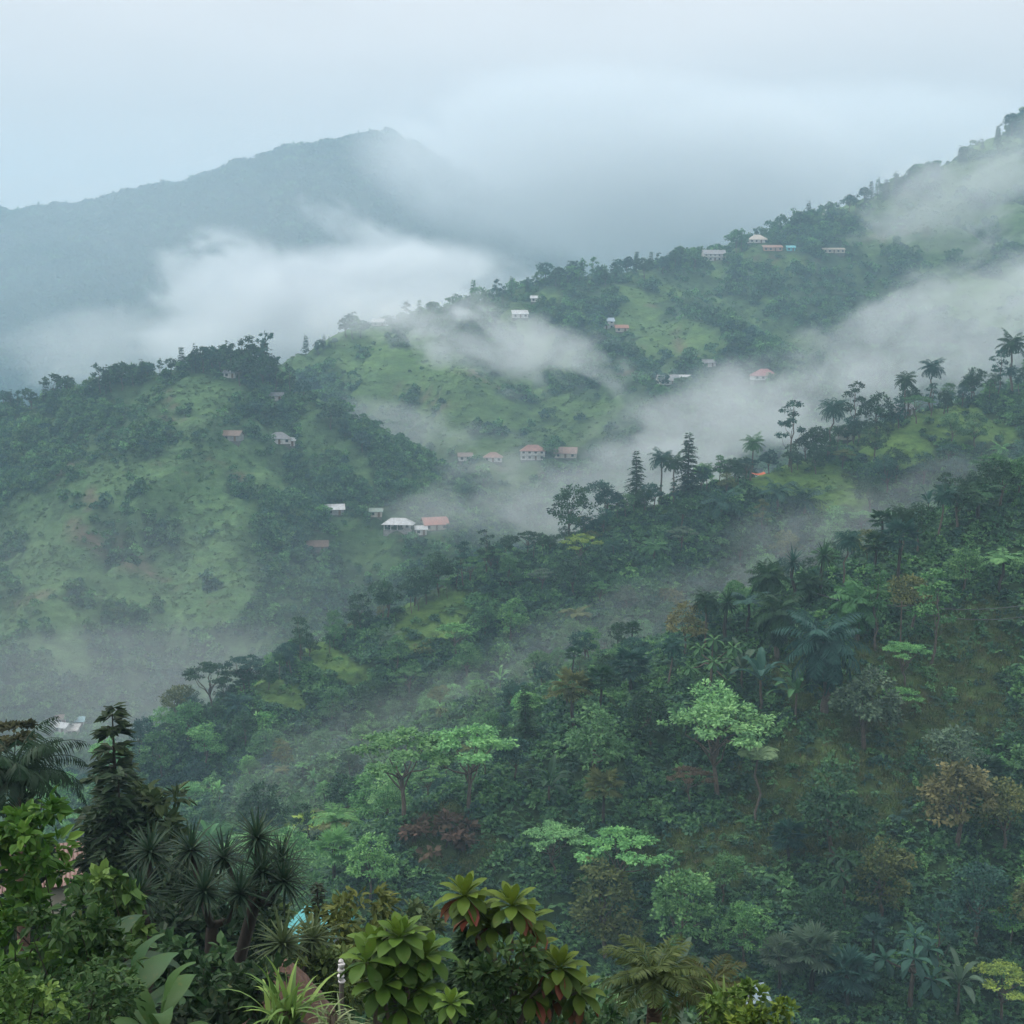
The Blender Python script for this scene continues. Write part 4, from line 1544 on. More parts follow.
house(533, 460, 27, 'large two-storey white house with red roof and balcony in the middle valley', (0.25, 0.11, 0.085), WHITE, 'hip', 2, -0.05, 'far_ridge', 0.6)
house(566, 458, 24, 'faded pinkish house fading into mist right of the two-storey house', (0.24, 0.16, 0.13), CREAM, 'gable', 1, -0.1, 'far_ridge')
house(520, 318, 17, 'long white house just below the far crest', R_PALE, WHITE, 'shed', 1, 0.1, 'far_ridge')
house(536, 302, 11, 'tiny white house up at the trees of the far crest', R_PALE, WHITE, 'gable', 1, 0.0, 'far_ridge')
house(436, 305, 15, 'white house in the mist on the left part of the far crest', R_GREY, WHITE, 'gable', 1, 0.2, 'far_ridge')
house(379, 318, 15, 'pale house farthest left on the far crest', R_PALE, WHITE, 'gable', 1, 0.0, 'far_ridge')
house(606, 329, 17, 'two-storey white house with bluish roof on the far grassy slope', R_BLUE, WHITE, 'gable', 2, 0.1, 'far_ridge', 0.6)
house(622, 332, 14, 'low orange-roofed annex right of the bluish-roofed house', (0.32, 0.14, 0.09), CREAM, 'shed', 1, 0.0, 'far_ridge')
house(668, 385, 24, 'whitish house with grey sheet roof on the misty slope', R_GREY, WHITE, 'gable', 1, 0.3, 'far_ridge')
house(684, 383, 16, 'narrow white house right of the grey sheet-roofed house', R_PALE, WHITE, 'gable', 1, -0.2, 'far_ridge')
house(709, 367, 14, 'small white house alone above the misty cluster', R_GREY, WHITE, 'gable', 1, 0.1, 'far_ridge')
house(765, 380, 27, 'white house with deep red roof beside the thick mist bank', (0.27, 0.08, 0.085), WHITE, 'hip', 1, 0.1, 'far_ridge')
house(714, 253, 25, 'two-storey white house with grey roof at the left end of the high hamlet', R_GREY, WHITE, 'gable', 2, 0.15, 'far_ridge', 0.5)
house(758, 243, 21, 'white house with cream hip roof in the middle of the high hamlet', CREAM, WHITE, 'hip', 1, 0.1, 'far_ridge')
house(773, 251, 21, 'long salmon-walled house below the cream hip roof', (0.30, 0.17, 0.13), (0.42, 0.27, 0.21), 'shed', 1, 0.0, 'far_ridge', 0.4)
house(791, 251, 9, 'tiny turquoise hut at the right of the salmon house', (0.10, 0.42, 0.48), (0.12, 0.45, 0.52), 'gable', 1, 0.0, 'far_ridge')
house(832, 216, 17, 'white house with flat roof highest on the far crest', R_PALE, WHITE, 'shed', 1, 0.1, 'far_ridge')
house(820, 213, 11, 'small blue grey house beside the highest white house', R_BLUE, GREYW, 'gable', 1, -0.1, 'far_ridge')
house(834, 253, 24, 'low long whitish shed on the slope right of the turquoise hut', CREAM, CREAM, 'shed', 1, 0.0, 'far_ridge', 0.25)
house(851, 434, 30, 'white crest house with grey roof seen between the palms and umbrella trees', R_GREY, WHITE, 'hip', 1, 0.1, 'middle_ridge', 0.6)
house(904, 400, 18, 'pale house half hidden between palms on the upper crest', R_PALE, WHITE, 'gable', 1, 0.2, 'middle_ridge')
for i, (x, y, w, lb, rf, st) in enumerate([(62, 734, 15, 'white house in the middle of the valley-bottom hamlet', R_PALE, 'gable'), (50, 730, 11, 'small grey-roofed house at the left of the valley-bottom hamlet', R_GREY, 'gable'),
                                     (72, 737, 11, 'low white house at the right of the valley-bottom hamlet', WHITE, 'shed'), (79, 728, 8, 'tiny bluish-roofed house at the top right of the valley-bottom hamlet', (0.2, 0.4, 0.45), 'gable'),
                                     (60, 726, 9, 'tiny house with brownish roof behind the valley-bottom hamlet', R_BROWN, 'gable')]):
    house(x, y, w, lb, rf, WHITE, st, 1, 0.2 * i - 0.4, 'left_hill', group='valley-bottom hamlet')

# orange tarpaulin stretched on poles on the middle crest
p = spot(758, 474, 'middle_ridge')
o = empty('tarpaulin_shelter', p, 0.1, 'orange tarpaulin stretched low on poles beside the lone crest palm', 'tarpaulin')
mb = MB()
V = np.array([[(-1.9 + 3.8 * i / 6, -1.0 + 2.0 * j / 3, 1.3 - 0.45 * math.sin(math.pi * i / 6) + 0.25 * j / 3) for i in range(7)] for j in range(4)]).reshape(-1, 3)
mb.add(V, [(j * 7 + i, j * 7 + i + 1, j * 7 + i + 8, j * 7 + i + 7) for j in range(3) for i in range(6)], 0.5)
piece('sheet', mb, M_WALL, (0.55, 0.13, 0.05), o)
for x in (-1.88, 1.88):
    for y, zt in ((-0.98, 1.32), (0.98, 1.56)):
        b = MB()
        b.tube([(x, y, -0.6), (x, y, zt)], [0.05, 0.05], 6)
        piece('pole', b, M_WOODW, (0.12, 0.09, 0.06), o)
HERO_XY.append((p[0], p[1] - 2, 4, 1))

# power cables over the near hillside
pp = spot(900, 652, 'near_hillside')
o = empty('utility_pole', pp, 0.3, 'thin wooden utility pole among the trees above the clearing', 'utility pole')
b = MB()
b.tube([(0, 0, -1), (0, 0, 7.4)], [0.13, 0.09], 8)
piece('pole_shaft', b, M_WOODW, (0.14, 0.11, 0.08), o)
piece('crossarm', boxes([((-0.9, -0.06, 6.6), (0.9, 0.06, 6.75))]), M_WOODW, (0.13, 0.1, 0.07), o)
top = np.array([pp[0], pp[1], pp[2] + 6.85])
M_CABLE, _nt = new_mat('grey_cable')
_b = nd(_nt, 'ShaderNodeBsdfPrincipled')
_b.inputs['Base Color'].default_value = (0.06, 0.062, 0.065, 1)
_nt.links.new(_b.outputs[0], nd(_nt, 'ShaderNodeOutputMaterial').inputs['Surface'])


def cable(a, c, sag, label):
    t = np.linspace(0, 1, 24)[:, None]
    P = np.asarray(a) * (1 - t) + np.asarray(c) * t - np.array([0, 0, 1.0]) * sag * (4 * t * (1 - t))
    b = MB()
    b.tube(P, np.full(24, 0.055), 5)
    o_ = bpy.data.objects.new('power_cable', b.mesh('power_cable', [M_CABLE], True))
    tag(link(o_), label, 'cable', 'power cables over the near hillside')


cable(top + (0.8, 0, 0), at(1090, 590, 206), 1.6, 'upper grey power cable running from the pole to the right edge')
cable(top + (0.2, 0, -0.6), at(1090, 600, 204), 2.2, 'lower grey power cable sagging to the right edge')
cable(top + (-0.8, 0, 0), at(800, 586, 206), 1.0, 'grey power cable running left from the pole to the crest palms')

# ------------------------------------------------------------------ where things stand
def hero(key, px, py, hpx, colour, hill, label, v=None, group=None, landmark=None, rz=None, sink=0.15, keep=None, cat=None, sz=None):
    p = spot(px, py, hill)
    k = KIND[key]
    if v is None:
        v = random.randrange(len(k['meshes']))
    if hill == 'middle_ridge' and label and px > 610 and key in ('palm', 'conifer', 'open') and py < 520:
        hpx *= 1.2
    dist = p[1] * CP - p[2] * SP
    s = hpx * dist / F_PX / k['size'][v % len(k['size'])][0]
    o = plant(key, p[0], p[1], p[2], s, colour, v, rz, label, group, landmark=landmark, sink=sink, cat=cat, sz=sz)
    r_ = k['size'][v % len(k['size'])][1] * s
    HERO_XY.append((p[0], p[1], keep if keep is not None else 0.75 * r_))
    if hill == 'near_hillside':          # keep the view of it clear of the filling trees
        n_ = math.hypot(p[0], p[1])
        for q in (0.9, 1.7):
            HERO_XY.append((p[0] - p[0] / n_ * r_ * q, p[1] - p[1] / n_ * r_ * q, 0.6 * r_))
    return o


# ---------------- the near hillside: trees one can tell apart
N_ = 'near_hillside'
hero('umbrella', 470, 812, 92, PALE, N_, 'wide flat-topped pale green tree with forked trunk, lower left of the near hillside', 0, landmark='the wide flat-topped tree', rz=0.4)
hero('umbrella', 405, 822, 96, FRESH, N_, 'layered light green tree leaning out beside the wide flat-topped tree', 1, rz=1.2)
hero('umbrella', 720, 800, 100, PALE, N_, 'pale green dome of large leaves beside the slender papaya-like tree', 2, landmark='the pale green dome tree', keep=4.5, rz=2)
hero('umbrella', 620, 906, 82, PALE, N_, 'light green layered crown spreading over a dark draped tree', 0, landmark='the layered crown', rz=3)
hero('drape', 606, 962, 112, OLIVE, N_, 'dark draped tree hung with long leaves under the light green layered crown', 1)
hero('papaya', 757, 822, 82, (0.15, 0.24, 0.12), N_, 'slender papaya-like tree with thin bare stem and small drooping top', 0, landmark='the slender papaya-like tree', cat='papaya tree', keep=2)
hero('round', 952, 850, 100, RUST, N_, 'yellow brown tree with dry leaves standing above the fan palms', 2, landmark='the yellow brown tree')
hero('round', 1000, 856, 84, OLIVE, N_, 'dull olive tree at the right of the yellow brown tree', 1)
hero('umbrella', 690, 806, 42, BROWN, N_, 'brown layered bush with bare flat twigs below the pale green dome tree', 1)
hero('umbrella', 905, 686, 46, FRESH, N_, 'bright feathery tree with tiered leaves above the grassy clearing', 2, landmark='the bright feathery tree')
hero('umbrella', 899, 724, 40, FRESH, N_, 'small bright feathery tree just below the larger bright feathery tree', 0)
hero('shaggy', 826, 712, 104, TEAL, N_, 'tall dark palm with shaggy crown on the left edge of the clearing', 0, landmark='the tall dark palm', keep=3)
hero('open', 874, 650, 90, MID, N_, 'tree with pale bare stems in front of the dark hollow on the hillside', 0)
hero('open', 932, 665, 100, FRESH, N_, 'airy light tree with pale forked trunk near the power cables', 1, landmark='the airy forked tree')
hero('shaggy', 856, 640, 66, MID, N_, 'feather palm with yellowish trunk below the crest', 1)
hero('shaggy', 768, 606, 50, DARK, N_, 'dark shaggy palm drooping over the crest of the near hillside', 1, landmark='the dark shaggy crest palm', keep=3)
hero('spiky', 792, 606, 66, TEAL, N_, 'dark spiky palm standing on the crest right of the shaggy palm', 0)
hero('spiky', 823, 596, 60, DARK, N_, 'dark spiky palm on the crest farther right, above the tall dark palm', 1)
hero('round', 686, 654, 56, RUST, N_, 'small dark reddish brown tree standing alone on the crest', 3, landmark='the reddish crest tree')
hero('spiky', 727, 640, 56, DARK, N_, 'dark pointed palm on the crest beside the reddish tree', 1)
hero('fan', 630, 694, 52, TEAL, N_, 'dark blue green fan palm at the edge of the near crest', 1)
hero('fan', 573, 726, 62, OLIVE, N_, 'olive fan palm with broad fingered leaves on the lower crest', 0, landmark='the olive fan palm')
hero('fan', 601, 722, 62, DARK, N_, 'taller dark fan palm beside the olive fan palm', 2)
hero('conifer', 525, 748, 66, DARK, N_, 'dark ragged conifer on the low end of the near crest', 2, landmark='the dark ragged conifer')
hero('banana', 760, 712, 66, TEAL, N_, 'banana plant with broad grey green leaves left of the tall dark palm', 0)
hero('banana', 796, 722, 62, MID, N_, 'banana plant with torn leaves beside the tall dark palm', 1)
hero('banana', 742, 690, 54, GREYG, N_, 'banana plant with pale hanging leaf below the crest', 2)
hero('round', 866, 562, 34, OLIVE, N_, 'olive flat-topped tree poking above the crest', 4)
hero('round', 998, 508, 52, DARK, N_, 'dark tree on the upper right crest of the near hillside', 0, landmark='the upper right crest tree')
hero('round', 918, 552, 52, DARK, N_, 'dark tree standing on the crest between the palms and the upper right tree', 1)
hero('round', 346, 826, 58, DARK, N_, 'lone dark round tree at the lower left end of the near hillside', 2, landmark='the lone dark round tree')
hero('bush', 446, 846, 42, BROWN, N_, 'dry brown mound of dead creeper on the lower left slope', 1, landmark='the dry brown mound', keep=2.5)
hero('round', 372, 900, 72, FRESH, N_, 'light green tree below the lone dark round tree', 3)
hero('bush', 308, 846, 40, LIME, N_, 'pale yellowish bush at the left foot of the near hillside', 2)
hero('fan', 812, 992, 72, GREYG, N_, 'greyish fan palm with long fingered leaves, largest of the cluster at the bottom', 1, landmark='the greyish fan palms')
hero('fan', 778, 996, 66, GREYG, N_, 'greyish fan palm on the left of the bottom cluster', 0)
hero('fan', 846, 1012, 72, TEAL, N_, 'bluish fan palm low in the bottom cluster', 1)
hero('fan', 872, 972, 62, TEAL, N_, 'bluish fan palm at the right of the bottom cluster', 2)
hero('bigleaf', 912, 1012, 96, TEAL, N_, 'large-leaved tree with drooping paddle leaves right of the fan palm cluster', 0, landmark='the paddle-leaved tree')
hero('banana', 958, 1014, 66, GREYG, N_, 'banana plant with one long grey leaf in the lower right', 1)
hero('open', 936, 986, 92, TEAL, N_, 'dark tree with thin black stem behind the banana plant', 2)
hero('round', 978, 946, 88, TEAL, N_, 'dark bluish tree with dense leaves in the lower right', 4, landmark='the dark bluish tree')
hero('drape', 882, 916, 86, OLIVE, N_, 'olive tree draped with hanging vines in the middle of the slope', 0, landmark='the vine-draped olive tree', keep=3)
hero('umbrella', 1002, 1024, 66, LIME, N_, 'bright yellowish bush at the lower right edge', 0)
hero('round', 1010, 945, 52, FRESH, N_, 'bright green bush at the right edge above the yellowish bush', 3)
hero('round', 746, 965, 66, FRESH, N_, 'fresh green bush of big soft leaves left of the fan palms', 4)
hero('round', 722, 905, 56, MID, N_, 'mid green spreading bush on the slope below the dome tree', 1)

for key, px, py, hp, c, v, lb in [
        ('palm', 704, 652, 66, DARK, 0, 'dark feather palm on the crest right of the reddish brown tree'), ('treefern', 748, 634, 46, TEAL, 0, 'bluish tree fern on the crest left of the shaggy palm'),
        ('shaggy', 808, 606, 40, DARK, 1, 'dark palm on the crest between the two spiky palms'), ('palm', 842, 590, 64, TEAL, 2, 'tall bluish palm on the crest above the pale-stemmed tree'),
        ('fan', 876, 574, 46, DARK, 0, 'dark fan palm on the crest right of the olive flat-topped tree'), ('palm', 902, 560, 58, DARK, 0, 'dark feather palm on the crest left of the middle dark tree'),
        ('palm', 938, 540, 60, TEAL, 1, 'bluish feather palm on the crest right of the middle dark tree'), ('round', 958, 528, 54, DARK, 3, 'broad dark tree on the high crest below the upper right tree'),
        ('treefern', 978, 520, 40, DARK, 1, 'dark tree fern on the high crest'), ('round', 1016, 500, 46, MID, 2, 'mid green tree at the right end of the near crest'),
        ('shaggy', 776, 660, 72, DARK, 0, 'dark palm below the shaggy crest palm'), ('palm', 668, 690, 60, TEAL, 1, 'bluish palm on the crest below the reddish brown tree')]:
    hero(key, px, py, hp, c, N_, lb, v)

# ---------------- the middle ridge
M_ = 'middle_ridge'
hero('umbrella', 580, 570, 38, LIME, M_, 'flat bright yellowish tree just below the crest of the middle ridge', 0, landmark='the bright yellowish tree', keep=6)
hero('round', 572, 538, 62, DARK, M_, 'largest dark spreading tree on the crest of the middle ridge', 1, landmark='the largest dark crest tree', keep=5)
hero('round', 604, 524, 46, TEAL, M_, 'dark tree right beside the largest dark crest tree', 0)
hero('conifer', 636, 508, 50, DARK, M_, 'dark conifer on the middle crest left of the palms', 0, landmark='the left crest conifer')
hero('palm', 660, 500, 48, TEAL, M_, 'small feather palm between the two crest conifers', 0)
hero('palm', 672, 497, 44, DARK, M_, 'dark feather palm close to the taller crest conifer', 1)
hero('conifer', 688, 494, 54, DARK, M_, 'taller dark conifer with level branches on the middle crest', 1, landmark='the taller crest conifer')
hero('round', 734, 478, 28, DARK, M_, 'small round tree on the crest beside the orange tarpaulin', 3)
hero('palm', 750, 472, 42, MID, M_, 'lone palm on the crest above the orange tarpaulin', 1, landmark='the lone tarpaulin palm')
hero('round', 769, 466, 26, TEAL, M_, 'small tree at the foot of the grassy crest', 2)
hero('open', 789, 458, 56, TEAL, M_, 'tall airy tree with open crown at the top of the grassy crest', 2, landmark='the tall airy crest tree')
hero('round', 815, 448, 34, DARK, M_, 'dark dense tree between the airy tree and the crest house', 0)
hero('palm', 828, 446, 52, TEAL, M_, 'thin palm with drooping top beside the crest house', 2)
hero('open', 853, 442, 52, DARK, M_, 'dark layered tree left of the crest house', 1, landmark='the dark layered crest tree')
hero('round', 878, 434, 44, DARK, M_, 'dark spreading tree right of the crest house', 2)
hero('palm', 905, 420, 42, DARK, M_, 'bushy palm with dark skirt on the upper crest', 0)
hero('palm', 930, 412, 46, TEAL, M_, 'large feather palm on the upper crest', 2, landmark='the large upper palm')
hero('round', 948, 408, 26, MID, M_, 'low green tree right of the large upper palm', 4)
hero('round', 973, 400, 34, DARK, M_, 'round dark tree on the upper crest near the right edge', 1)
hero('palm', 1012, 394, 56, DARK, M_, 'tallest palm on the crest at the right edge', 1, landmark='the tallest crest palm')
hero('open', 998, 396, 40, TEAL, M_, 'leaning open tree left of the tallest crest palm', 3)
hero('round', 792, 472, 30, DARK, M_, 'dark tree behind the grassy crest', 3)
hero('open', 486, 578, 50, DARK, M_, 'dark open tree on the lower crest above the valley hamlet', 0, landmark='the dark open crest tree')
hero('open', 463, 588, 50, TEAL, M_, 'dark tree with bare stems on the lower crest beside the other open tree', 1)
hero('round', 440, 592, 42, DARK, M_, 'dark rounded tree on the lower crest', 2)
hero('round', 414, 606, 42, DARK, M_, 'dark tree on the crest above the bright grassy knoll', 3)
hero('round', 386, 622, 44, DARK, M_, 'dark spreading tree on the lower crest left of the grassy knoll', 0, landmark='the dark spreading knoll tree')
hero('round', 360, 632, 40, DARK, M_, 'dark tree farther down the crest', 4)
hero('open', 302, 668, 54, DARK, M_, 'single dark tree with pale trunk sticking up from the lower crest', 3, landmark='the single tree with pale trunk')
hero('umbrella', 213, 712, 52, DARK, M_, 'dark flat-crowned tree at the low end of the middle ridge', 1, landmark='the low flat-crowned tree')
hero('umbrella', 246, 690, 40, TEAL, M_, 'small flat-crowned tree beside the low grassy crest', 2)
hero('round', 178, 722, 42, OLIVE, M_, 'olive round tree near the low end of the middle ridge', 0)
hero('round', 208, 770, 50, FRESH, M_, 'light green tree on the lower left flank of the middle ridge', 1)
hero('umbrella', 246, 790, 46, PALE, M_, 'pale leafy tree near the foot of the middle ridge', 2, landmark='the pale leafy tree')
hero('lowpalm', 722, 520, 36, TEAL, M_, 'blue green palm on the misty face of the middle ridge', 0)
hero('lowpalm', 776, 512, 38, TEAL, M_, 'pointed palm on the face below the grassy crest', 1)
hero('lowpalm', 803, 516, 36, TEAL, M_, 'second pointed palm to the right of the first below the grassy crest', 0)
hero('treefern', 576, 638, 34, OLIVE, M_, 'brownish tree fern on the dim face of the middle ridge', 0)
hero('umbrella', 456, 660, 40, FRESH, M_, 'leafy tree with light green layers below the grassy knoll', 1)

rc = random.Random(9)
CR_M = ([110, 170, 230, 290, 340, 400, 450, 500, 560, 640, 690, 740, 780, 850, 900, 960, 1024], [782, 738, 704, 672, 642, 612, 588, 566, 545, 512, 495, 482, 468, 447, 420, 405, 388])
for px in range(150, 1030, 9):
    if 745 < px < 790 or rc.random() < 0.12:
        continue
    base = float(np.interp(px, *CR_M))
    hero(rc.choice(['round', 'round', 'round', 'drape', 'open', 'open', 'palm', 'umbrella']), px + rc.uniform(-4, 4), base + rc.uniform(-3, 9), rc.uniform(18, 35), rc.choice([DARK, DARK, TEAL, TEAL, MID]), M_, None, group='trees along the crest of the middle ridge', keep=1.5)

# ---------------- crests of the left hill and the far ridge
H_ = 'left_hill'
crest_l = [(4, 412, 20, 'far_round', TEAL), (18, 410, 18, 'far_open', TEAL), (30, 410, 20, 'far_round', DARK), (54, 404, 28, 'far_flat', DARK), (68, 402, 24, 'far_round', DARK), (84, 400, 22, 'far_open', TEAL),
           (100, 396, 30, 'far_open', DARK), (112, 392, 24, 'far_round', DARK), (122, 390, 26, 'far_round', DARK), (133, 386, 20, 'far_open', DARK), (148, 380, 14, 'far_round', TEAL), (160, 376, 16, 'far_open', DARK),
           (172, 374, 15, 'far_round', DARK), (182, 374, 24, 'far_pine', DARK), (192, 373, 20, 'far_open', DARK), (203, 372, 23, 'far_flat', DARK), (212, 372, 24, 'far_round', TEAL), (222, 373, 26, 'far_round', DARK),
           (231, 374, 30, 'far_open', DARK), (244, 376, 34, 'far_open', DARK), (256, 384, 36, 'far_round', DARK), (266, 382, 46, 'far_open', TEAL), (262, 392, 34, 'far_round', DARK), (276, 392, 30, 'far_open', DARK),
           (290, 396, 30, 'far_open', DARK), (304, 404, 22, 'far_round', TEAL), (240, 386, 26, 'far_round', DARK), (330, 428, 24, 'far_round', DARK), (345, 436, 22, 'far_pine', TEAL), (362, 452, 20, 'far_round', TEAL)]
for (px, py, hp, key, c) in crest_l + [(142, 384, 22, 'far_pine', DARK), (196, 373, 26, 'far_pine', TEAL), (236, 376, 34, 'far_pine', DARK), (250, 380, 40, 'far_pine', DARK), (270, 388, 34, 'far_pine', TEAL), (106, 394, 26, 'far_pine', DARK), (46, 406, 22, 'far_pine', DARK), (11, 412, 20, 'far_pine', DARK)]:
    hp *= 1.15
    if any(abs(px - hx) < hw * 0.5 + 2 and abs(py - hy) < 9 and py >= hy - 2 for hx, hy, hw in HOUSE_PX):
        continue
    hero(key, px, py, hp, c, H_, None, group='trees along the crest of the left hill', keep=1.5)
B_ = 'far_ridge'
rc = random.Random(5)
for px in list(range(308, 640, 6)) + list(range(640, 1020, 6)):
    base = np.interp(px, [300, 350, 400, 450, 500, 550, 600, 640, 700, 750, 800, 860, 925, 985, 1024], [357, 334, 324, 314, 298, 281, 279, 272, 264, 248, 227, 204, 182, 148, 128])
    if 925 < px < 1000 and rc.random() < 0.55:
        continue
    if any(abs(px - hx) < hw * 0.5 + 5 and abs(base - hy) < 22 for hx, hy, hw in HOUSE_PX):
        continue
    hero(rc.choice(['far_round', 'far_round', 'far_open', 'far_pine', 'far_pine']), px + rc.uniform(-4, 4), base + rc.uniform(-2, 8), rc.uniform(10, 25), rc.choice([DARK, TEAL, TEAL, MID]), B_, None, group='trees along the crest of the far ridge', keep=3)

# ------------------------------------------------------------------ woods that fill the slopes
def dart(hill, n, spacing, seed, accept, margin=40, frame=True, need_visible=True, lift=3.0):
    """World-uniform points on one hill, thinned to a spacing, clear of the trees placed by hand."""
    rng = np.random.RandomState(seed)
    h = HILLS[hill]
    x = h.x0 + rng.rand(n) * h.cell * (h.nx - 2)
    y = h.y0 + rng.rand(n) * h.cell * (h.ny - 2)
    z = h.sample(x, y)
    px, py, d = project(x, y, z)
    ok = (d > 5) & (px > -margin) & (px < 1024 + margin) & (py > -margin) & (py < 1024 + margin * 3)
    x, y, z, px, py = (a[ok] for a in (x, y, z, px, py))
    i, names = which_hill(x, y)
    ok = np.array([names[k] == hill for k in i])
    if need_visible:
        ok &= visible(x, y, z + lift)
    ok &= accept(px, py, rng)
    x, y, z, px, py = (a[ok] for a in (x, y, z, px, py))
    if not spacing and len(HERO_XY):
        hx = np.array([q for q in HERO_XY if len(q) > 3])
        if len(hx):
            near = ((x[:, None] - hx[None, :, 0]) ** 2 + (y[:, None] - hx[None, :, 1]) ** 2 < (hx[None, :, 2] + 1.0) ** 2).any(1)
            x, y, z, px, py = (a[~near] for a in (x, y, z, px, py))
    if spacing:
        grid = {}
        HXY = np.array([q[:3] for q in HERO_XY])
        keep = []
        for k in range(len(x)):
            c = (int(x[k] // spacing), int(y[k] // spacing))
            good = True
            for a in (-1, 0, 1):
                for b in (-1, 0, 1):
                    for m in grid.get((c[0] + a, c[1] + b), ()):
                        if (x[m] - x[k]) ** 2 + (y[m] - y[k]) ** 2 < spacing ** 2:
                            good = False
            if good:
                hx = HXY
                if len(hx) and (((hx[:, 0] - x[k]) ** 2 + (hx[:, 1] - y[k]) ** 2) < (hx[:, 2] + spacing * 0.3) ** 2).any():
                    good = False
            if good:
                grid.setdefault(c, []).append(k)
                keep.append(k)
        x, y, z, px, py = (a[keep] for a in (x, y, z, px, py))
    return x, y, z, px, py


rw = random.Random(21)


def pick(table):
    t = rw.random() * sum(w for _, w in table)
    for v, w in table:
        t -= w
        if t <= 0:
            return v
    return table[-1][0]


NEAR_KINDS = [('round', 34), ('drape', 12), ('bush', 12), ('open', 5), ('treefern', 12), ('fan', 9), ('lowpalm', 8), ('banana', 8), ('bigleaf', 11), ('umbrella', 8)]
NEAR_COL = [(DARK, 18), (TEAL, 18), (MID, 34), (OLIVE, 5), (FRESH, 22), (GREYG, 5), (PALE, 7), (RUST, 1)]
SCALE = {'round': (0.55, 0.9), 'drape': (0.55, 0.9), 'bush': (0.9, 1.8), 'open': (0.5, 0.75), 'treefern': (0.9, 1.4), 'fan': (0.9, 1.3), 'lowpalm': (0.8, 1.2), 'banana': (0.9, 1.3), 'bigleaf': (1.0, 1.6), 'umbrella': (0.45, 0.7), 'palm': (0.6, 0.9)}


def wooded(hill, limit=0.45):
    return lambda px, py, rng: (zone(hill, px, py, 0.2) < limit) | (rng.rand(len(px)) < 0.02)


xs, ys, zs, pxs, pys = dart('near_hillside', 9000, 5.0, 31, wooded('near_hillside'))
for x, y, z, px, py in zip(xs, ys, zs, pxs, pys):
    k = pick(NEAR_KINDS)
    crest = py < np.interp(px, [440, 700, 1024], [830, 670, 505])
    s = rw.uniform(*SCALE[k]) * ((0.8 if px < 880 else 1.1) if crest else 1.55)
    plant(k, x, y, z, s, pick([(DARK, 5), (TEAL, 4), (MID, 2)] if crest and px > 600 else NEAR_COL), tilt=0.08, group='trees and bushes on the near hillside')
n_near = len(xs)

MID_KINDS = [('round', 50), ('drape', 10), ('bush', 14), ('open', 8), ('lowpalm', 8), ('umbrella', 12), ('treefern', 3)]
MID_COL = [(DARK, 22), (TEAL, 26), (MID, 32), (OLIVE, 9), (FRESH, 16), (GREYG, 4)]
xs, ys, zs, pxs, pys = dart('middle_ridge', 9000, 6.0, 32, wooded('middle_ridge'))
for x, y, z, px, py in zip(xs, ys, zs, pxs, pys):
    k = pick(MID_KINDS)
    crest = py < np.interp(px, [120, 340, 560, 800, 1024], [775, 660, 565, 485, 405])
    s = rw.uniform(*SCALE[k]) * (1.0 if crest else 1.4)
    plant(k, x, y, z, s, pick(MID_COL), tilt=0.06, group='trees and bushes on the middle ridge')
n_mid = len(xs)


# ------------------------------------------------------------------ growth nobody could count: one object each
def stuff(name, label, P, scl, idx, sources, mat):
    """Points carrying instanced plants: one object."""
    src = bpy.data.collections.new(name + '_kinds')
    for k, me in enumerate(sources):
        me.materials.clear()
        me.materials.append(mat)
        src.objects.link(bpy.data.objects.new('%s_kind_%02d' % (name, k), me))
    n = len(P)
    me = bpy.data.meshes.new(name)
    me.vertices.add(n)
    me.vertices.foreach_set('co', np.ascontiguousarray(P, np.float32).ravel())
    rng = np.random.RandomState(n)
    rot = np.stack([rng.normal(0, 0.12, n), rng.normal(0, 0.12, n), rng.rand(n) * 6.283], 1).astype(np.float32)
    a = me.attributes.new('rot', 'FLOAT_VECTOR', 'POINT')
    a.data.foreach_set('vector', rot.ravel())
    a = me.attributes.new('scl', 'FLOAT', 'POINT')
    a.data.foreach_set('value', np.ascontiguousarray(scl, np.float32))
    a = me.attributes.new('idx', 'INT', 'POINT')
    a.data.foreach_set('value', np.ascontiguousarray(idx, np.int32))
    o = link(bpy.data.objects.new(name, me))
    tag(o, label, name.replace('_', ' '), None, 'stuff')
    g = bpy.data.node_groups.new(name, 'GeometryNodeTree')
    g.interface.new_socket('Geometry', in_out='INPUT', socket_type='NodeSocketGeometry')
    g.interface.new_socket('Geometry', in_out='OUTPUT', socket_type='NodeSocketGeometry')
    gi, go = g.nodes.new('NodeGroupInput'), g.nodes.new('NodeGroupOutput')
    ip = g.nodes.new('GeometryNodeInstanceOnPoints')
    ci = g.nodes.new('GeometryNodeCollectionInfo')
    ci.inputs['Collection'].default_value = src
    ci.inputs['Separate Children'].default_value = True
    ci.inputs['Reset Children'].default_value = True
    ip.inputs['Pick Instance'].default_value = True

    def attr(nm, typ):
        a = g.nodes.new('GeometryNodeInputNamedAttribute')
        a.data_type = typ
        a.inputs['Name'].default_value = nm
        return a.outputs['Attribute']
    g.links.new(gi.outputs[0], ip.inputs['Points'])
    g.links.new(ci.outputs[0], ip.inputs['Instance'])
    g.links.new(attr('idx', 'INT'), ip.inputs['Instance Index'])
    g.links.new(attr('rot', 'FLOAT_VECTOR'), ip.inputs['Rotation'])
    g.links.new(attr('scl', 'FLOAT'), ip.inputs['Scale'])
    g.links.new(ip.outputs[0], go.inputs[0])
    md = o.modifiers.new('growth', 'NODES')
    md.node_group = g
    return o


def ramp_greens(*cols):
    return [(i / max(1, len(cols) - 1), c) for i, c in enumerate(cols)]


def mk(fn, *a, **k):
    r = fn(*a, **k)
    mb = r[1] if isinstance(r, tuple) else r
    return mb.mesh('growth', [])


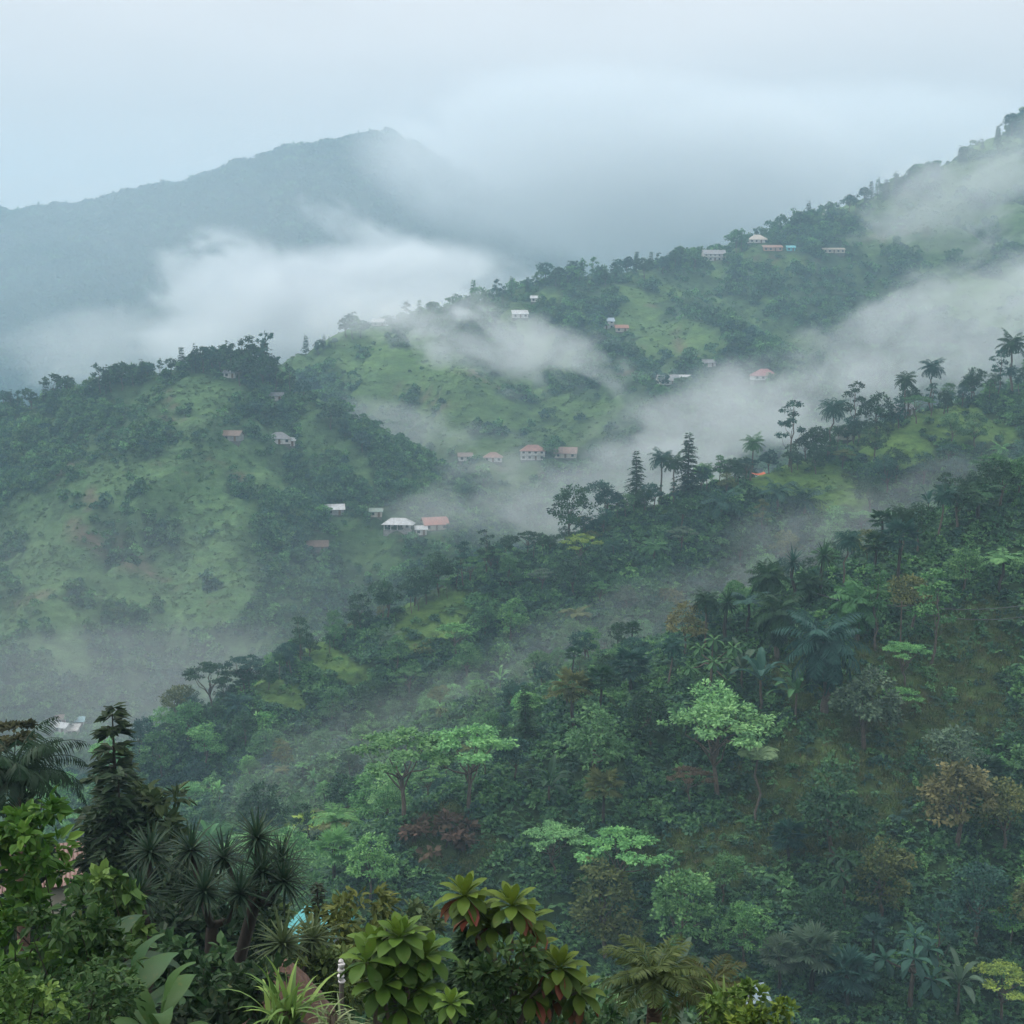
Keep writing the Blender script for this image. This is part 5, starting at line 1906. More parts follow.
rs = np.random.RandomState(77)
M_UNDER = foliage_material('undergrowth_leaf', 0.3, 0.25, ramp_greens(DARK, TEAL, MID, MID, TEAL, MID, FRESH))
M_GRASS = foliage_material('grass_blade', 0.2, 0.3, ramp_greens((0.055, 0.09, 0.03), (0.075, 0.105, 0.035), (0.10, 0.12, 0.045), (0.06, 0.11, 0.03), (0.11, 0.10, 0.05)))
M_SHRUB = foliage_material('hill_shrub_leaf', 0.15, 0.25, ramp_greens(DARK, MID, TEAL, MID, (0.05, 0.105, 0.036), FRESH))
M_WOOD = foliage_material('distant_wood_leaf', 0.1, 0.2, ramp_greens(DARK, TEAL, (0.026, 0.06, 0.024), MID))

under_src = [mk(gen_bush, 201, 0.8, 12, 12, 0.28), mk(gen_bush, 202, 0.7, 12, 12, 0.22), mk(gen_fern, 203, 9, 1.0, 0.30, 0, 0.09, 8), mk(gen_fern, 204, 10, 1.3, 0.34, 0, 0.09, 9),
             mk(gen_bush, 205, 0.9, 10, 9, 0.42, 0.8, 0.5, 0.75), mk(gen_tuft, 206, 26, 0.9, 0.06, 0.2, (0.4, 1.4), 1.1, 3)]
x, y, z, px, py = dart('near_hillside', 150000, 0, 41, lambda px, py, r: r.rand(len(px)) < np.where(zone('near_hillside', px, py) > 0.5, 0.25, 0.9), lift=1.2)
sel = slice(0, 27000)
P = np.stack([x, y, z - 0.05], 1)[sel]
stuff('undergrowth', 'ferns, creepers and low leafy plants covering the near hillside', P, 0.6 + 0.9 * rs.rand(len(P)), rs.randint(0, len(under_src), len(P)), under_src, M_UNDER)
grass_src = [mk(gen_tuft, 211 + i, 22, 0.6 + 0.2 * i, 0.075, 0.35, (0.4, 1.5), 0.9, 3) for i in range(3)]
x, y, z, px, py = dart('near_hillside', 260000, 0, 42, lambda px, py, r: (zone('near_hillside', px, py) > 0.25) & (r.rand(len(px)) < 0.9), lift=1.2)
P = np.stack([x, y, z], 1)[:11000]
stuff('grass', 'rough olive grass on the clearing of the near hillside', P, 0.6 + 0.8 * rs.rand(len(P)), rs.randint(0, 3, len(P)), grass_src, M_GRASS)
brush_src = [mk(gen_bush, 221 + i, 1.5, 20, 12, 0.5) for i in range(4)] + [mk(gen_fern, 226, 10, 1.8, 0.5, 0, 0.1, 8)]
x, y, z, px, py = dart('middle_ridge', 230000, 0, 43, lambda px, py, r: r.rand(len(px)) < np.where(zone('middle_ridge', px, py) > 0.4, 0.02, 0.9), lift=2.0)
P = np.stack([x, y, z - 0.2], 1)[:14000]
stuff('brush', 'dense low brush covering the middle ridge', P, 0.5 + 0.9 * rs.rand(len(P)) ** 1.5, rs.randint(0, len(brush_src), len(P)), brush_src, M_UNDER)

shrub_src = [mk(gen_bush, 231 + i, 2.0, 16, 10, 0.9, 0.9) for i in range(4)] + [mk(gen_round, 236 + i, 6, 2.4, 22, 10, 0.9, 0.8, 5) for i in range(2)]


def by_cover(hill, lo, hi):
    """More growth where the ground is brush, little where it is grass."""
    h = HILLS[hill]
    C = COVER[hill].reshape(h.ny, h.nx)

    def f(x, y):
        i = np.clip(((x - h.x0) / h.cell).astype(int), 0, h.nx - 1)
        j = np.clip(((y - h.y0) / h.cell).astype(int), 0, h.ny - 1)
        return lo + (hi - lo) * smooth((0.55 - C[j, i]) / 0.3)
    return f


def slope_growth(name, label, hill, n, seed, lo, hi, src, mat, smin, smax, cap, lift, freq):
    x, y, z, px, py = dart(hill, n, 0, seed, lambda px, py, r: np.ones(len(px), bool), lift=lift)
    p = by_cover(hill, lo, hi)(x, y) * np.clip(0.6 + 1.5 * fbm(x * freq, y * freq, 3), 0.12, 1.3)
    k = rs.rand(len(x)) < p
    x, y, z = x[k][:cap], y[k][:cap], z[k][:cap]
    P = np.stack([x, y, z - 0.4], 1)
    big = np.clip(0.5 + 1.2 * fbm(x * freq * 2 + 9, y * freq * 2, 2), 0, 1)
    s = smin + (smax - smin) * (0.35 * rs.rand(len(P)) + 0.65 * big)
    s = s * (1 - 0.6 * smooth((by_cover(hill, 1, 0)(x, y) - 0.3) / 0.5))
    stuff(name, label, P, s, rs.randint(0, len(src), len(P)), src, mat)


slope_growth('shrubbery', 'shrubs and thickets scattered over the grassy left hill', 'left_hill', 230000, 44, 0.008, 0.95, shrub_src, M_SHRUB, 0.25, 1.3, 16000, 2.5, 1 / 45)
slope_growth('woods', 'patches of trees and scrub on the far ridge', 'far_ridge', 330000, 45, 0.008, 0.95, shrub_src, M_SHRUB, 0.4, 1.9, 20000, 4, 1 / 90)
M_MEADOW = foliage_material('meadow_blade', 0.1, 0.3, ramp_greens((0.045, 0.092, 0.036), (0.075, 0.130, 0.050), (0.058, 0.108, 0.040), (0.088, 0.132, 0.052), (0.040, 0.080, 0.034)))
mead_src = [mk(gen_bush, 251 + i, 1.1, 9, 8, 0.7, 0.4, 0.95, 0.4) for i in range(3)]


def meadow(name, label, hill, n, seed, cap, smin, smax, freq, lift):
    x, y, z, px, py = dart(hill, n, 0, seed, lambda px, py, r: np.ones(len(px), bool), lift=lift)
    p = by_cover(hill, 0.95, 0.1)(x, y) * np.clip(0.55 + 1.6 * fbm(x * freq, y * freq, 4), 0.03, 1.2)
    k = rs.rand(len(x)) < p
    P = np.stack([x, y, z - 0.25], 1)[k][:cap]
    stuff(name, label, P, smin + (smax - smin) * rs.rand(len(P)) ** 2, rs.randint(0, 3, len(P)), mead_src, M_MEADOW)


meadow('hill_grass', 'tussocky grass on the slopes of the left hill', 'left_hill', 200000, 47, 7000, 0.25, 0.9, 1 / 26, 1.5)
meadow('far_grass', 'tussocky grass on the slopes of the far ridge', 'far_ridge', 330000, 48, 8000, 0.35, 1.2, 1 / 50, 2.5)
meadow('ridge_grass', 'tall grass on the clearings of the middle ridge', 'middle_ridge', 120000, 49, 7000, 0.25, 0.8, 1 / 18, 1.5)
wood_src = [mk(gen_bush, 241 + i, 9.0, 18, 8, 4.0, 0.8) for i in range(4)]
x, y, z, px, py = dart('distant_mountain', 60000, 0, 46, lambda px, py, r: np.ones(len(px), bool), lift=14)
P = np.stack([x, y, z - 1], 1)[:9000]
stuff('distant_woods', 'forest on the distant blue mountain', P, 0.5 + 0.8 * rs.rand(len(P)) ** 2, rs.randint(0, 4, len(P)), wood_src, M_WOOD)
print('SCATTER near', n_near, 'mid', n_mid)

# ------------------------------------------------------------------ the planted slope below the viewpoint
def ovals(mb, C, D, N, l, w, t, droop=0.12, fold=0.18):
    n = len(C)
    D = unit(D)
    S = unit(np.cross(D, N))
    N = unit(np.cross(S, D))
    l = np.broadcast_to(l, (n,))[:, None]
    w = np.broadcast_to(w, (n,))[:, None]
    dn = -N * l * droop
    b = C + D * l * 0.28 + S * w * 0.48 + N * w * fold + dn * 0.1
    c = C + D * l * 0.66 + S * w * 0.40 + N * w * fold + dn * 0.45
    d = C + D * l + dn
    e = C + D * l * 0.66 - S * w * 0.40 + N * w * fold + dn * 0.45
    f = C + D * l * 0.28 - S * w * 0.48 + N * w * fold + dn * 0.1
    V = np.stack([C, b, c, d, e, f], 1).reshape(-1, 3)
    k = np.arange(n)[:, None] * 6
    Q = np.stack([k + [0, 1, 2, 3], k + [0, 3, 4, 5]], 1).reshape(-1, 4)
    mb.add(V, Q, np.repeat(np.broadcast_to(t, (n,)), 6))


def gen_leafy(seed, h, R_, low, n=60, per=26, leaf=0.15, wide=0.6, r0=0.06, squash=0.9):
    rng = np.random.RandomState(seed)
    lobes = []
    m = 11
    for i in range(m):
        a = 2.4 * i + rng.rand()
        f = i / (m - 1)
        r = R_ * (0.36 + 0.2 * rng.rand())
        rr = R_ * 0.62 * (0.35 + 0.65 * math.sin(math.pi * (0.15 + 0.7 * f)))
        lobes.append((np.array([rr * math.cos(a), rr * math.sin(a), low + (h - low) * f - r * squash * 0.8]), np.array([r, r, r * squash])))
    pts = lobes_surface(rng, lobes, n, -0.5)
    N = n * per
    base = np.repeat(pts, per, 0)
    off = unit(rng.normal(0, 1, (N, 3))) * (rng.rand(N, 1) ** 0.5) * R_ * 0.2
    axis = base.copy()
    axis[:, 2] = low
    out = unit(base - axis * np.array([0, 0, 1]))
    nrm = unit(out * 0.5 + np.array([0, 0, 0.7]) + rng.normal(0, 0.4, (N, 3)))
    d = unit(off * 2 + out * 0.35 * R_ + rng.normal(0, 0.25 * R_, (N, 3)) + np.array([0, 0, -0.25 * R_]))
    t = np.clip(0.5 + np.repeat(rng.normal(0, 0.2, n), per) + rng.normal(0, 0.17, N), 0, 1)
    l = leaf * (0.6 + 0.7 * rng.rand(N))
    cr = MB()
    ovals(cr, base + off, d, nrm, l, l * wide, t, 0.2)
    tr = trunk_and_limbs(rng, h, r0, [c for c, _ in lobes], max(0.5, low * 0.8))
    return tr, cr


def fg_base(px, py_top, Y):
    """Ground point under a plant top, and the height of that top above it."""
    t = at(px, py_top, Y)
    z = float(HILLS['front_slope'].sample(t[0:1], t[1:2])[0])
    return np.array([t[0], t[1], z]), t[2] - z


def put(name, pos, parts, label, cat, group=None, rz=0.0, landmark=None):
    """parts: (part name, builder, material, colour[, smooth])"""
    o = empty(name, pos, rz, label, cat, group)
    for pt in parts:
        if not pt[1].n:
            continue
        c = bpy.data.objects.new(pt[0], pt[1].mesh(pt[0], [pt[2]], len(pt) > 4 and pt[4]))
        c.color = (*pt[3], 1)
        link(c, o)
    return o


def leafy(px, top, Y, rpx, low_f, colour, label, seed, leaf, n=60, per=26, name='leafy_tree', cat='leafy tree', wide=0.6, mat=None, squash=0.9):
    b, h = fg_base(px, top, Y)
    R_ = rpx * Y / F_PX
    tr, cr = gen_leafy(seed, h, R_, h * low_f, n, per, leaf, wide, 0.035 + 0.01 * R_, squash)
    return put(name, b, [('trunk', tr, M_DARKBARK, BROWN, True), ('crown', cr, mat or M_GLOSSY, colour)], label, cat)


BRIGHT = (0.050, 0.125, 0.020)
DEEP = (0.014, 0.036, 0.014)
leafy(16, 816, 16, 62, 0.42, BRIGHT, 'bright green broad-leaved tree at the lower left edge, partly climbing with vines', 301, 0.17, 95, 26)
leafy(62, 900, 15, 70, 0.35, (0.026, 0.066, 0.018), 'dark glossy leafy tree below the bright green broad-leaved tree', 302, 0.13, 90, 28)
leafy(108, 872, 21, 34, 0.5, (0.060, 0.125, 0.032), 'light green leafy branch tree in front of the tall dark conifer', 303, 0.22, 40, 24)
leafy(14, 975, 10.5, 60, 0.6, (0.060, 0.125, 0.028), 'small yellowish bush in the bottom left corner', 304, 0.07, 70, 26, 'bush', 'bush')
leafy(75, 962, 13, 74, 0.5, (0.028, 0.070, 0.022), 'low mid green bush left of the banana leaves', 305, 0.09, 80, 26, 'bush', 'bush')
leafy(192, 936, 20, 50, 0.4, (0.030, 0.075, 0.03), 'dark rounded leafy bush in front of the dracaena trunks', 306, 0.18, 60, 24)
leafy(352, 896, 27, 56, 0.4, (0.075, 0.10, 0.025), 'olive feathery-leaved tree behind the white post', 307, 0.20, 80, 26, wide=0.4)
leafy(322, 948, 24, 40, 0.3, (0.055, 0.09, 0.025), 'dull green bush left of the white post', 308, 0.16, 60, 24, 'bush', 'bush')
leafy(246, 962, 17, 44, 0.3, DEEP, 'very dark bush at the foot of the dracaena trunk', 309, 0.16, 50, 24, 'bush', 'bush')
leafy(136, 792, 44, 56, 0.25, (0.030, 0.055, 0.02), 'dark rounded tree crowding the foot of the tall conifer', 310, 0.42, 90, 24)
leafy(168, 868, 36, 60, 0.2, DEEP, 'dark tree behind the left dracaena heads', 311, 0.34, 70, 24)
leafy(222, 900, 38, 66, 0.2, DEEP, 'dark tree behind the dracaena trunks', 312, 0.34, 70, 24)
leafy(-6, 772, 41, 48, 0.3, (0.02, 0.045, 0.02), 'dark tree under the feathery palm fronds at the left edge', 313, 0.36, 70, 24)
leafy(764, 1004, 17, 36, 0.4, (0.09, 0.145, 0.02), 'yellowish green bush at the bottom, right of the cycad palms', 314, 0.10, 60, 26, 'bush', 'bush')
leafy(738, 984, 18.5, 34, 0.4, (0.07, 0.13, 0.025), 'green leafy bush behind the yellowish bush at the bottom', 315, 0.12, 50, 26, 'bush', 'bush')
leafy(590, 1012, 17.5, 40, 0.4, (0.030, 0.072, 0.024), 'mid green bush left of the tall cycad palm', 316, 0.13, 60, 26, 'bush', 'bush')
leafy(676, 1022, 18.5, 46, 0.4, (0.05, 0.10, 0.02), 'green bush at the foot of the tall cycad palm', 317, 0.12, 60, 26, 'bush', 'bush')
leafy(420, 1000, 18, 60, 0.2, (0.03, 0.07, 0.02), 'dark leafy bush under the large-leaved tree', 319, 0.14, 70, 26, 'bush', 'bush')
leafy(500, 944, 15.4, 44, 0.35, (0.026, 0.062, 0.018), 'dark bush hiding the stems of the red-brown whorled tree', 325, 0.12, 60, 26, 'bush', 'bush')
leafy(540, 985, 18.5, 60, 0.2, (0.025, 0.06, 0.02), 'dark bush under the red-brown whorled tree', 320, 0.14, 70, 26, 'bush', 'bush')
leafy(150, 990, 15.5, 60, 0.2, DEEP, 'very dark bush behind the banana leaves', 321, 0.15, 60, 26, 'bush', 'bush')
leafy(270, 900, 44, 26, 0.3, (0.06, 0.10, 0.03), 'light green tree hiding the left end of the turquoise roof', 322, 0.30, 50, 24)
leafy(332, 946, 40, 46, 0.2, (0.03, 0.07, 0.025), 'dark green bush below the turquoise roof', 323, 0.26, 60, 24, 'bush', 'bush')
leafy(395, 905, 42, 50, 0.2, (0.05, 0.08, 0.03), 'dull green tree beyond the large-leaved tree', 324, 0.30, 60, 24)

# tall dark conifer, and the smaller trees beside it at the left edge
b, h = fg_base(112, 714, 45)
tr, cr = gen_conifer(331, h, 2.3, 15, 0.15, 0.62, 0.05, 0.16, 9, 13)
put('conifer', b, [('trunk', tr, M_DARKBARK, BROWN, True), ('crown', cr, M_LEAF, (0.024, 0.046, 0.018))], 'tall dark conifer with stacked ragged branches at lower left', 'conifer')
b, h = fg_base(118, 780, 43)
tr, cr = gen_conifer(332, h, 2.9, 13, 0.12, 0.55, 0.2, 0.2, 12, 12)
put('conifer', b, [('trunk', tr, M_DARKBARK, BROWN, True), ('crown', cr, M_LEAF, (0.018, 0.040, 0.018))], 'wider dark conifer crowded against the tall ragged conifer', 'conifer')
b, h = fg_base(18, 713, 47)
tr, cr = gen_umbrella(333, h, 1.05, 60, 26, 0.20, 7, 0.07, 0.03)
put('umbrella_tree', b, [('trunk', tr, M_DARKBARK, BROWN, True), ('crown', cr, M_LEAF, (0.045, 0.052, 0.022))], 'small dark brownish umbrella tree at the left edge', 'umbrella tree')
b, h = fg_base(14, 778, 39)
rng = np.random.RandomState(334)
tr, cr = MB(), MB()
tr.tube([(0, 0, -1), (0.1, 0, h * 0.5), (0, 0, h)], [0.2, 0.17, 0.13], 8)
for i in range(30):
    frond(cr, rng, np.array([0, 0, h]), 2.4 * i, 1.3 - 1.2 * i / 30 + rng.normal(0, 0.1), 2.3 * (0.8 + 0.3 * rng.rand()), 0.6, 34, 1.5, 0.5 + rng.normal(0, 0.1), 0.9, 0.05, cr)
put('palm_tree', b, [('trunk', tr, M_PALMBARK, BROWN, True), ('crown', cr, M_LEAF, (0.016, 0.040, 0.020))], 'dark feather palm with long hanging fronds at the left edge', 'palm')
b, h = fg_base(317, 886, 35)
tr, cr = gen_conifer(335, h, 0.42, 13, 0.07, 0.24, 0.35, -0.05, 7, 6)
put('conifer', b, [('trunk', tr, M_DARKBARK, BROWN, True), ('crown', cr, M_LEAF, (0.022, 0.034, 0.018))], 'young thin spiky conifer in front of the turquoise roof', 'conifer')
b, h = fg_base(470, 926, 18)
tr, cr = gen_conifer(336, h, 0.95, 16, 0.07, 0.22, 0.1, 0.35, 14, 20)
put('conifer', b, [('trunk', tr, M_DARKBARK, BROWN, True), ('crown', cr, M_LEAF, (0.030, 0.062, 0.030))], 'feathery dark green conifer between the two whorled large-leaved trees', 'conifer')

# dracaenas: burst-like heads of narrow leaves on forked trunks
for label, base_px, Y, heads, L_, sd in [
        ('forked dracaena with four spiky heads on a thick dark trunk', 248, 28, [(257, 838, 0), (281, 862, 0.4), (284, 882, -0.6), (224, 858, 0.7), (262, 872, -0.5)], 0.80, 341),
        ('dracaena with three pale-skirted spiky heads left of the thick dark trunk', 212, 27, [(191, 850, 0.8), (204, 892, -0.4), (240, 894, 0)], 0.80, 342),
        ('dark dracaena with two heads in front of the tall conifer', 144, 26, [(139, 894, -0.3), (150, 852, 0.6)], 0.75, 343),
        ('low dracaena with two thin-leaved heads above the brown thatched roof', 290, 24, [(283, 944, 0), (312, 940, 0.5)], 0.72, 344)]:
    t0 = at(base_px, 950, Y)
    gz = float(HILLS['front_slope'].sample(t0[0:1], t0[1:2])[0])
    pts = [at(a, b_, Y + c) - np.array([t0[0], t0[1], gz]) for a, b_, c in heads]
    fork = max(0.6, min(p_[2] for p_ in pts) - 0.7)
    tr, crowns = gen_dracaena(sd, pts, (0, 0, -1), fork, L_, 0.06, 76, 0.13)
    col_ = (0.020, 0.046, 0.026) if sd != 344 else (0.055, 0.085, 0.035)
    put('dracaena', (t0[0], t0[1], gz), [('trunk', tr, M_DARKBARK, BROWN, True)] + [('leaf_head', c_, M_GLOSSY, col_) for c_ in crowns], label, 'dracaena')

# banana plants at the bottom left
for label, px, top, Y, n_, ln, wd, sd, c_ in [
        ('banana plant with one broad level leaf below the dracaenas', 126, 1018, 17, 9, 1.0, 0.36, 351, (0.035, 0.085, 0.03)),
        ('banana plant with long arching leaf along the bottom edge', 158, 1040, 14, 7, 0.8, 0.24, 352, (0.04, 0.09, 0.025)),
        ('dark banana plant with hanging torn leaves left of the level leaf', 92, 990, 19, 9, 1.2, 0.3, 353, (0.02, 0.05, 0.022))]:
    b, h = fg_base(px, top, Y)
    tr, cr = gen_banana(sd, h, n_, ln, wd, 0.07)
    put('banana_plant', b, [('stem', tr, M_BARK, OLIVE, True), ('leaves', cr, M_GLOSSY, c_, True)], label, 'banana plant')

# large-leaved trees with whorls of broad leaves
for label, base_px, Y, heads, ln, wd, sd, c_, dead in [
        ('large-leaved tree with yellowish whorls and drooping lower leaves right of the white post', 398, 14.6, [(400, 938, 0, 19), (404, 962, 0.12, 17), (384, 984, -0.1, 14), (420, 988, 0.1, 14), (366, 962, -0.2, 7), (376, 948, 0.15, 13), (426, 956, 0.2, 13), (402, 1008, 0, 14)], 0.37, 0.165, 361, (0.052, 0.108, 0.016), 0.0),
        ('tall whorled tree with red brown dying leaves under its yellowish tops', 505, 16.0, [(465, 896, 0, 15), (512, 906, -0.1, 17), (492, 926, 0.1, 13), (478, 912, 0.2, 12), (528, 922, 0.2, 12), (560, 968, -0.1, 16), (548, 984, 0.2, 12), (578, 992, 0.1, 14), (536, 950, 0.3, 12), (530, 995, 0, 12)], 0.38, 0.155, 362, (0.058, 0.102, 0.013), 0.26),
        ('small bright whorl of leaves low at the bottom between the two whorled trees', 452, 13.0, [(451, 1004, 0, 15)], 0.22, 0.09, 363, (0.060, 0.120, 0.018), 0.0)]:
    rng = np.random.RandomState(sd)
    t0 = at(base_px, 985, Y)
    gz = float(HILLS['front_slope'].sample(t0[0:1], t0[1:2])[0])
    org = np.array([t0[0], t0[1], gz])
    pts = [(at(a, b_, Y + c) - org, k) for a, b_, c, k in heads]
    tr = MB()
    fk = np.array([0, 0, max(0.5, min(p_[2] for p_, _ in pts) - 0.6)])
    tr.tube(bent((0, 0, -0.8), fk, rng, 5, 0.03), np.linspace(0.075, 0.05, 5), 8)
    parts_ = [('trunk', tr, M_BARK, BROWN, True)]
    dd = MB()
    for p_, k in pts:
        tr.tube(bent(fk, p_, rng, 5, 0.05), np.linspace(0.034, 0.018, 5), 6)
        wh = MB()
        gen_rosette_leaves(wh, rng, p_, ln, wd * 1.12, int(k * 1.7), 1.42, -0.65, 0.55, 0.60, 6)
        parts_.append(('leaf_whorl', wh, M_GLOSSY, c_, True))
        for q in range(int(round(k * dead))):
            az = rng.rand() * 6.28
            d_ = np.array([math.cos(az), math.sin(az), -0.15 - 0.5 * rng.rand()])
            dd.blade(p_ - np.array([0, 0, 0.05]), d_, (0, 0, 1), ln * 0.95, wd * 0.85, float(rng.rand()), 0.9, 5, 'obovate', 0.4)
    parts_.append(('dead_leaves', dd, M_GLOSSY, (0.15, 0.055, 0.03), True))
    put('large_leaved_tree', org, parts_, label, 'large-leaved tree')

# cycad palms at the bottom
for label, px, top, Y, fl, n_, sd, c_ in [
        ('cycad palm with stiff dark fronds on a short ringed brown trunk', 655, 978, 20, 0.92, 26, 371, (0.050, 0.078, 0.022)),
        ('second cycad palm with brownish folded fronds right of the ringed trunk', 708, 992, 21, 0.75, 20, 372, (0.050, 0.060, 0.020))]:
    b, h = fg_base(px, top, Y)
    rng = np.random.RandomState(sd)
    tr, cr = MB(), MB()
    tr.tube(bent((0, 0, -0.8), (0, 0, h), rng, 10, 0.01), 0.11 * (1 + 0.12 * np.array([0, 1, 0, 1, 0, 1, 0, 1, 0, 1])), 9)
    for i in range(n_):
        frond(cr, rng, np.array([0, 0, h]), 2.4 * i, 1.15 - 1.35 * i / n_ + rng.normal(0, 0.08), fl * (0.85 + 0.25 * rng.rand()), 0.26, 30, 1.0, 0.6 - 0.3 * i / n_, 0.15, 0.028, cr)
    put('cycad_palm', b, [('trunk', tr, M_PALMBARK, BROWN, True), ('fronds', cr, M_GLOSSY, c_)], label, 'cycad palm')

# grassy tufts at the very bottom
for label, px, top, Y, ln, wd, n_, sd, c_, el in [
        ('bright green strap-leaved clump at the bottom in front of the brown roof', 284, 1012, 11.5, 0.62, 0.045, 46, 381, (0.105, 0.185, 0.045), (0.7, 1.5)),
        ('pale striped arching clump right of the bright green clump', 332, 1016, 11.5, 0.36, 0.02, 60, 382, (0.17, 0.22, 0.11), (0.1, 1.2)),
        ('strap-leaved clump beside the second cycad palm', 722, 1000, 19, 0.55, 0.05, 40, 383, (0.075, 0.13, 0.03), (0.5, 1.5))]:
    b, h = fg_base(px, top, Y)
    mb = gen_tuft(sd, n_, ln, wd, 0.07, el, 1.2, 6)
    st = MB()
    rng = np.random.RandomState(sd)
    for i in range(5):
        a = 1.26 * i
        st.tube([(0.08 * math.cos(a), 0.08 * math.sin(a), -0.4 - h + 0.0), (0.03 * math.cos(a), 0.03 * math.sin(a), 0.02)], [0.03, 0.02], 5)
    put('strap_leaf_clump', (b[0], b[1], b[2] + h), [('stems', st, M_BARK, OLIVE, True), ('leaves', mb, M_GLOSSY, c_, True)], label, 'leafy clump')

# ---------------- the few built things in the foreground
def fore_house(px, py, Y, W, label, roof, wall, style, rz, depth=0.8, pitch=0.5):
    t = at(px, py, Y)
    z = t[2] - 2.5
    return house(px, py, 0, label, roof, wall, style, 1, rz, None, depth, False, np.array([t[0], t[1], z]), W, pitch=pitch)


fore_house(46, 872, 62, 4.6, 'house with dull red brown roof among the dark trees at the left', (0.20, 0.105, 0.08), CREAM, 'gable', 0.35)
fore_house(302, 950, 60, 1.7, 'house with bright turquoise sheet roof behind the young spiky conifer', (0.07, 0.36, 0.37), GREYW, 'shed', -0.45, 0.6)
p_ = at(742, 996, 130)
gz = float(ground(p_[0:1], p_[1:2])[0])
house(752, 1018, 22, 'whitish hut with pale blue roof half hidden in the bottom of the gully', (0.30, 0.42, 0.50), GREYW, 'gable', 1, 0.3, 'near_hillside', 0.7, cat='hut', name='hut')

t = at(283, 962, 22)
gz = float(HILLS['front_slope'].sample(t[0:1], t[1:2])[0])
o = empty('thatched_hut', (t[0], t[1], gz), 0.2, 'small hut with steep brown thatched roof behind the bright green strap-leaved clump', 'hut')
hh = t[2] - gz
rf = MB()
ring = 22
P = []
for j in range(7):
    f = j / 6
    for i in range(ring):
        a = 2 * math.pi * i / ring
        rr = (0.10 + 0.72 * f ** 0.85) * (1 + 0.03 * math.sin(5 * a + 3 * j))
        P.append((rr * math.cos(a) * 1.05, rr * math.sin(a), hh - 1.0 * f + 0.02 * math.sin(7 * a)))
Q = [(j * ring + i, (j + 1) * ring + i, (j + 1) * ring + (i + 1) % ring, j * ring + (i + 1) % ring) for j in range(6) for i in range(ring)]
P.append((0, 0, hh + 0.03))
for i in range(0, ring, 2):
    Q.append((i, (i + 1) % ring, (i + 2) % ring, ring * 7))
rf.add(P, Q, 0.5)
M_THATCH = bark_material('brown_thatch', (0.055, 0.030, 0.022), (0.135, 0.08, 0.055), 5.0)
r_ = bpy.data.objects.new('roof', rf.mesh('roof', [M_THATCH], True))
link(r_, o)
wl = MB()
wl.tube([(0, 0, -0.5), (0, 0, hh - 0.75)], [0.6, 0.6], 16)
piece('wall', wl, M_WOODW, (0.12, 0.08, 0.05), o)

t = at(341, 961, 15.2)
gz = float(HILLS['front_slope'].sample(t[0:1], t[1:2])[0])
o = empty('wrapped_post', (t[0], t[1], gz), 0, 'white post wrapped in torn plastic beside the large-leaved tree', 'post')
hh = t[2] - gz
st = MB()
st.tube([(0, 0, -0.5), (0, 0, hh - 0.02)], [0.034, 0.03], 8)
piece('post_shaft', st, M_WOODW, (0.2, 0.18, 0.16), o)
wr = MB()
zz = np.linspace(hh - 0.26, hh, 14)
rr = 0.034 + 0.009 * np.sin(np.arange(14) * 1.9)
wr.tube(np.stack([0.006 * np.sin(np.arange(14) * 1.3), 0.005 * np.cos(np.arange(14)), zz], 1), rr, 10)
wr.tube([(0, 0, hh - 0.001), (0, 0, hh + 0.03)], [rr[-1], 0.01], 10)
piece('plastic_wrap', wr, M_WALL, (0.80, 0.79, 0.80), o)

# low growth on the slope in front
ff_src = [mk(gen_bush, 401, 0.7, 14, 14, 0.2), mk(gen_bush, 402, 0.6, 12, 14, 0.16), mk(gen_fern, 403, 10, 0.9, 0.26, 0, 0.09, 9), mk(gen_tuft, 404, 26, 0.7, 0.05, 0.2, (0.4, 1.4), 1.1, 3)]
M_FRONT = foliage_material('front_growth_leaf', 0.4, 0.25, ramp_greens(DEEP, DARK, DARK, MID, (0.025, 0.06, 0.02), OLIVE))
h_ = HILLS['front_slope']
n_ = 9000
x = -45 + rs.rand(n_) * 75
y = 7 + rs.rand(n_) ** 0.8 * 75
z = h_.sample(x, y)
qx, qy, dd_ = project(x, y, z)
k_ = (qx > -120) & (qx < 1140) & (qy < 1500)
P = np.stack([x, y, z - 0.05], 1)[k_]
stuff('ground_cover', 'dark low plants covering the slope under the foreground trees', P, 0.6 + 1.0 * rs.rand(len(P)), rs.randint(0, 4, len(P)), ff_src, M_FRONT)

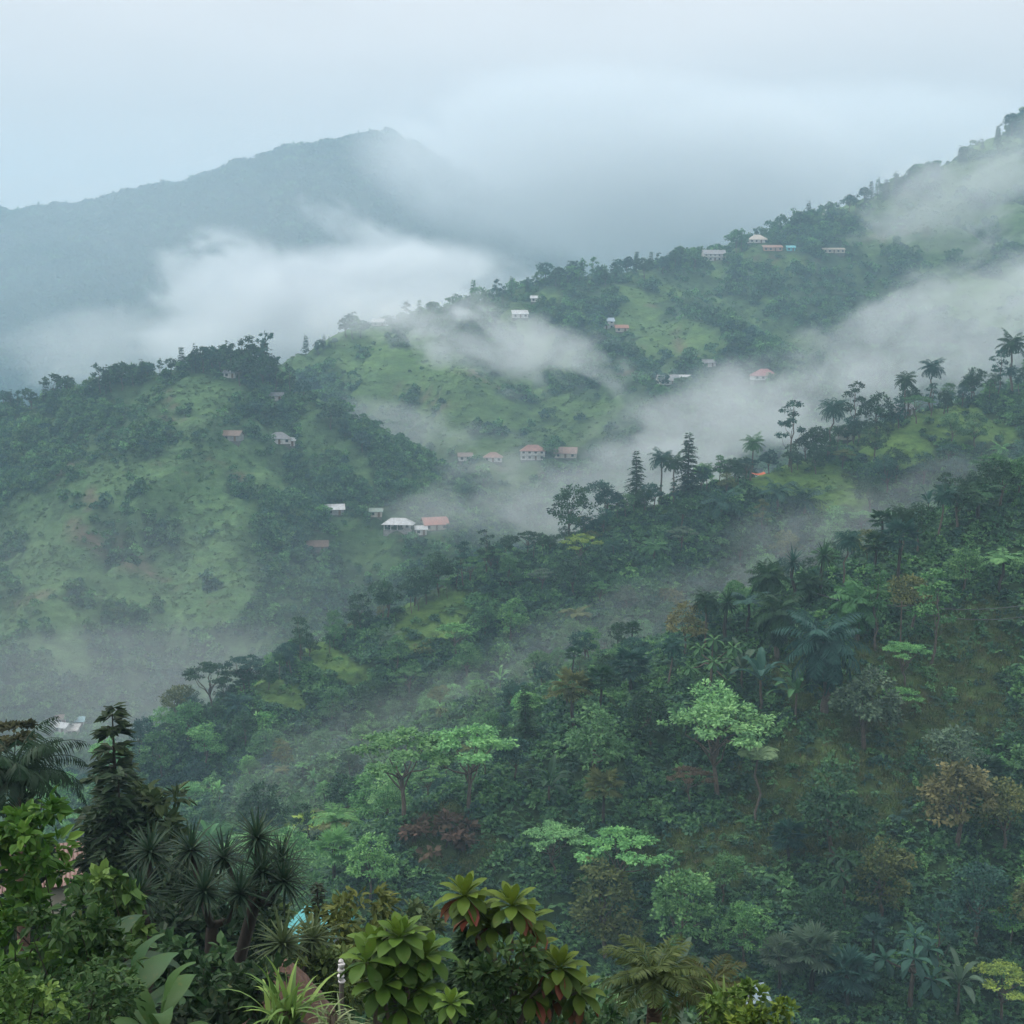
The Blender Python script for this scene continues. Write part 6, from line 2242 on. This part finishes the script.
# ------------------------------------------------------------------ labels that single out each remaining plant
ORD = ['nearest', 'second nearest', 'third nearest', 'fourth nearest', 'fifth nearest', 'sixth nearest', 'seventh nearest', 'eighth nearest', 'ninth nearest', 'tenth nearest',
       'eleventh nearest', 'twelfth nearest', 'thirteenth nearest', 'fourteenth nearest', 'fifteenth nearest', 'sixteenth nearest', 'seventeenth nearest', 'eighteenth nearest', 'nineteenth nearest', 'twentieth nearest']
ORD1 = ['first', 'second', 'third', 'fourth', 'fifth', 'sixth', 'seventh', 'eighth', 'ninth', 'tenth', 'eleventh', 'twelfth', 'thirteenth', 'fourteenth', 'fifteenth', 'sixteenth', 'seventeenth',
        'eighteenth', 'nineteenth', 'twentieth', 'twenty-first', 'twenty-second', 'twenty-third', 'twenty-fourth', 'twenty-fifth', 'twenty-sixth', 'twenty-seventh', 'twenty-eighth', 'twenty-ninth', 'thirtieth']


def mid_px(d):
    x, y, z = d['loc']
    a, b, _ = project(np.array([x]), np.array([y]), np.array([z + d['top'] * 0.6]))
    return float(a[0]), float(b[0])


marks = [(mid_px(d), d['landmark'], d['loc'][1]) for d in PLANTS if d['landmark']]
todo, crest = {}, {}
for d in PLANTS:
    if d['label']:
        continue
    px, py = mid_px(d)
    w = COLOUR_WORD[d['colour']] + ' ' + KIND[d['key']]['word']
    if 'crest of' in (d['group'] or ''):
        crest.setdefault((w, d['group']), []).append((px, d))
        continue
    lim = (0, 262) if 'near hillside' in d['group'] else (262, 520)
    best = min((m for m in marks if lim[0] < m[2] <= lim[1]), key=lambda m: math.hypot(m[0][0] - px, m[0][1] - py))
    dx, dy = px - best[0][0], py - best[0][1]
    if abs(dx) > abs(dy):
        rel = 'right of' if dx > 0 else 'left of'
    else:
        rel = 'below' if dy > 0 else 'above'
    todo.setdefault((w, rel, best[1]), []).append((math.hypot(dx, dy), d))
for (w, rel, mk_), lst in todo.items():
    lst.sort(key=lambda q: q[0])
    for i, (_, d) in enumerate(lst):
        d['o']['label'] = '%s, %s %s %s' % (w, ORD[i] if len(lst) > 1 else 'single one', rel, mk_) if i < len(ORD) else '%s among many %s %s' % (w, rel, mk_)
for (w, g), lst in crest.items():
    lst.sort(key=lambda q: q[0])
    place = g.replace('trees along the crest of the ', '') + ' crest'
    for i, (_, d) in enumerate(lst):
        d['o']['label'] = '%s, %s from left among its kind on %s' % (w, ORD1[i], place) if len(lst) > 1 else '%s, only one of its kind on %s' % (w, place)
from collections import Counter
print('KINDS', Counter(d['o'].name.split('.')[0] for d in PLANTS))
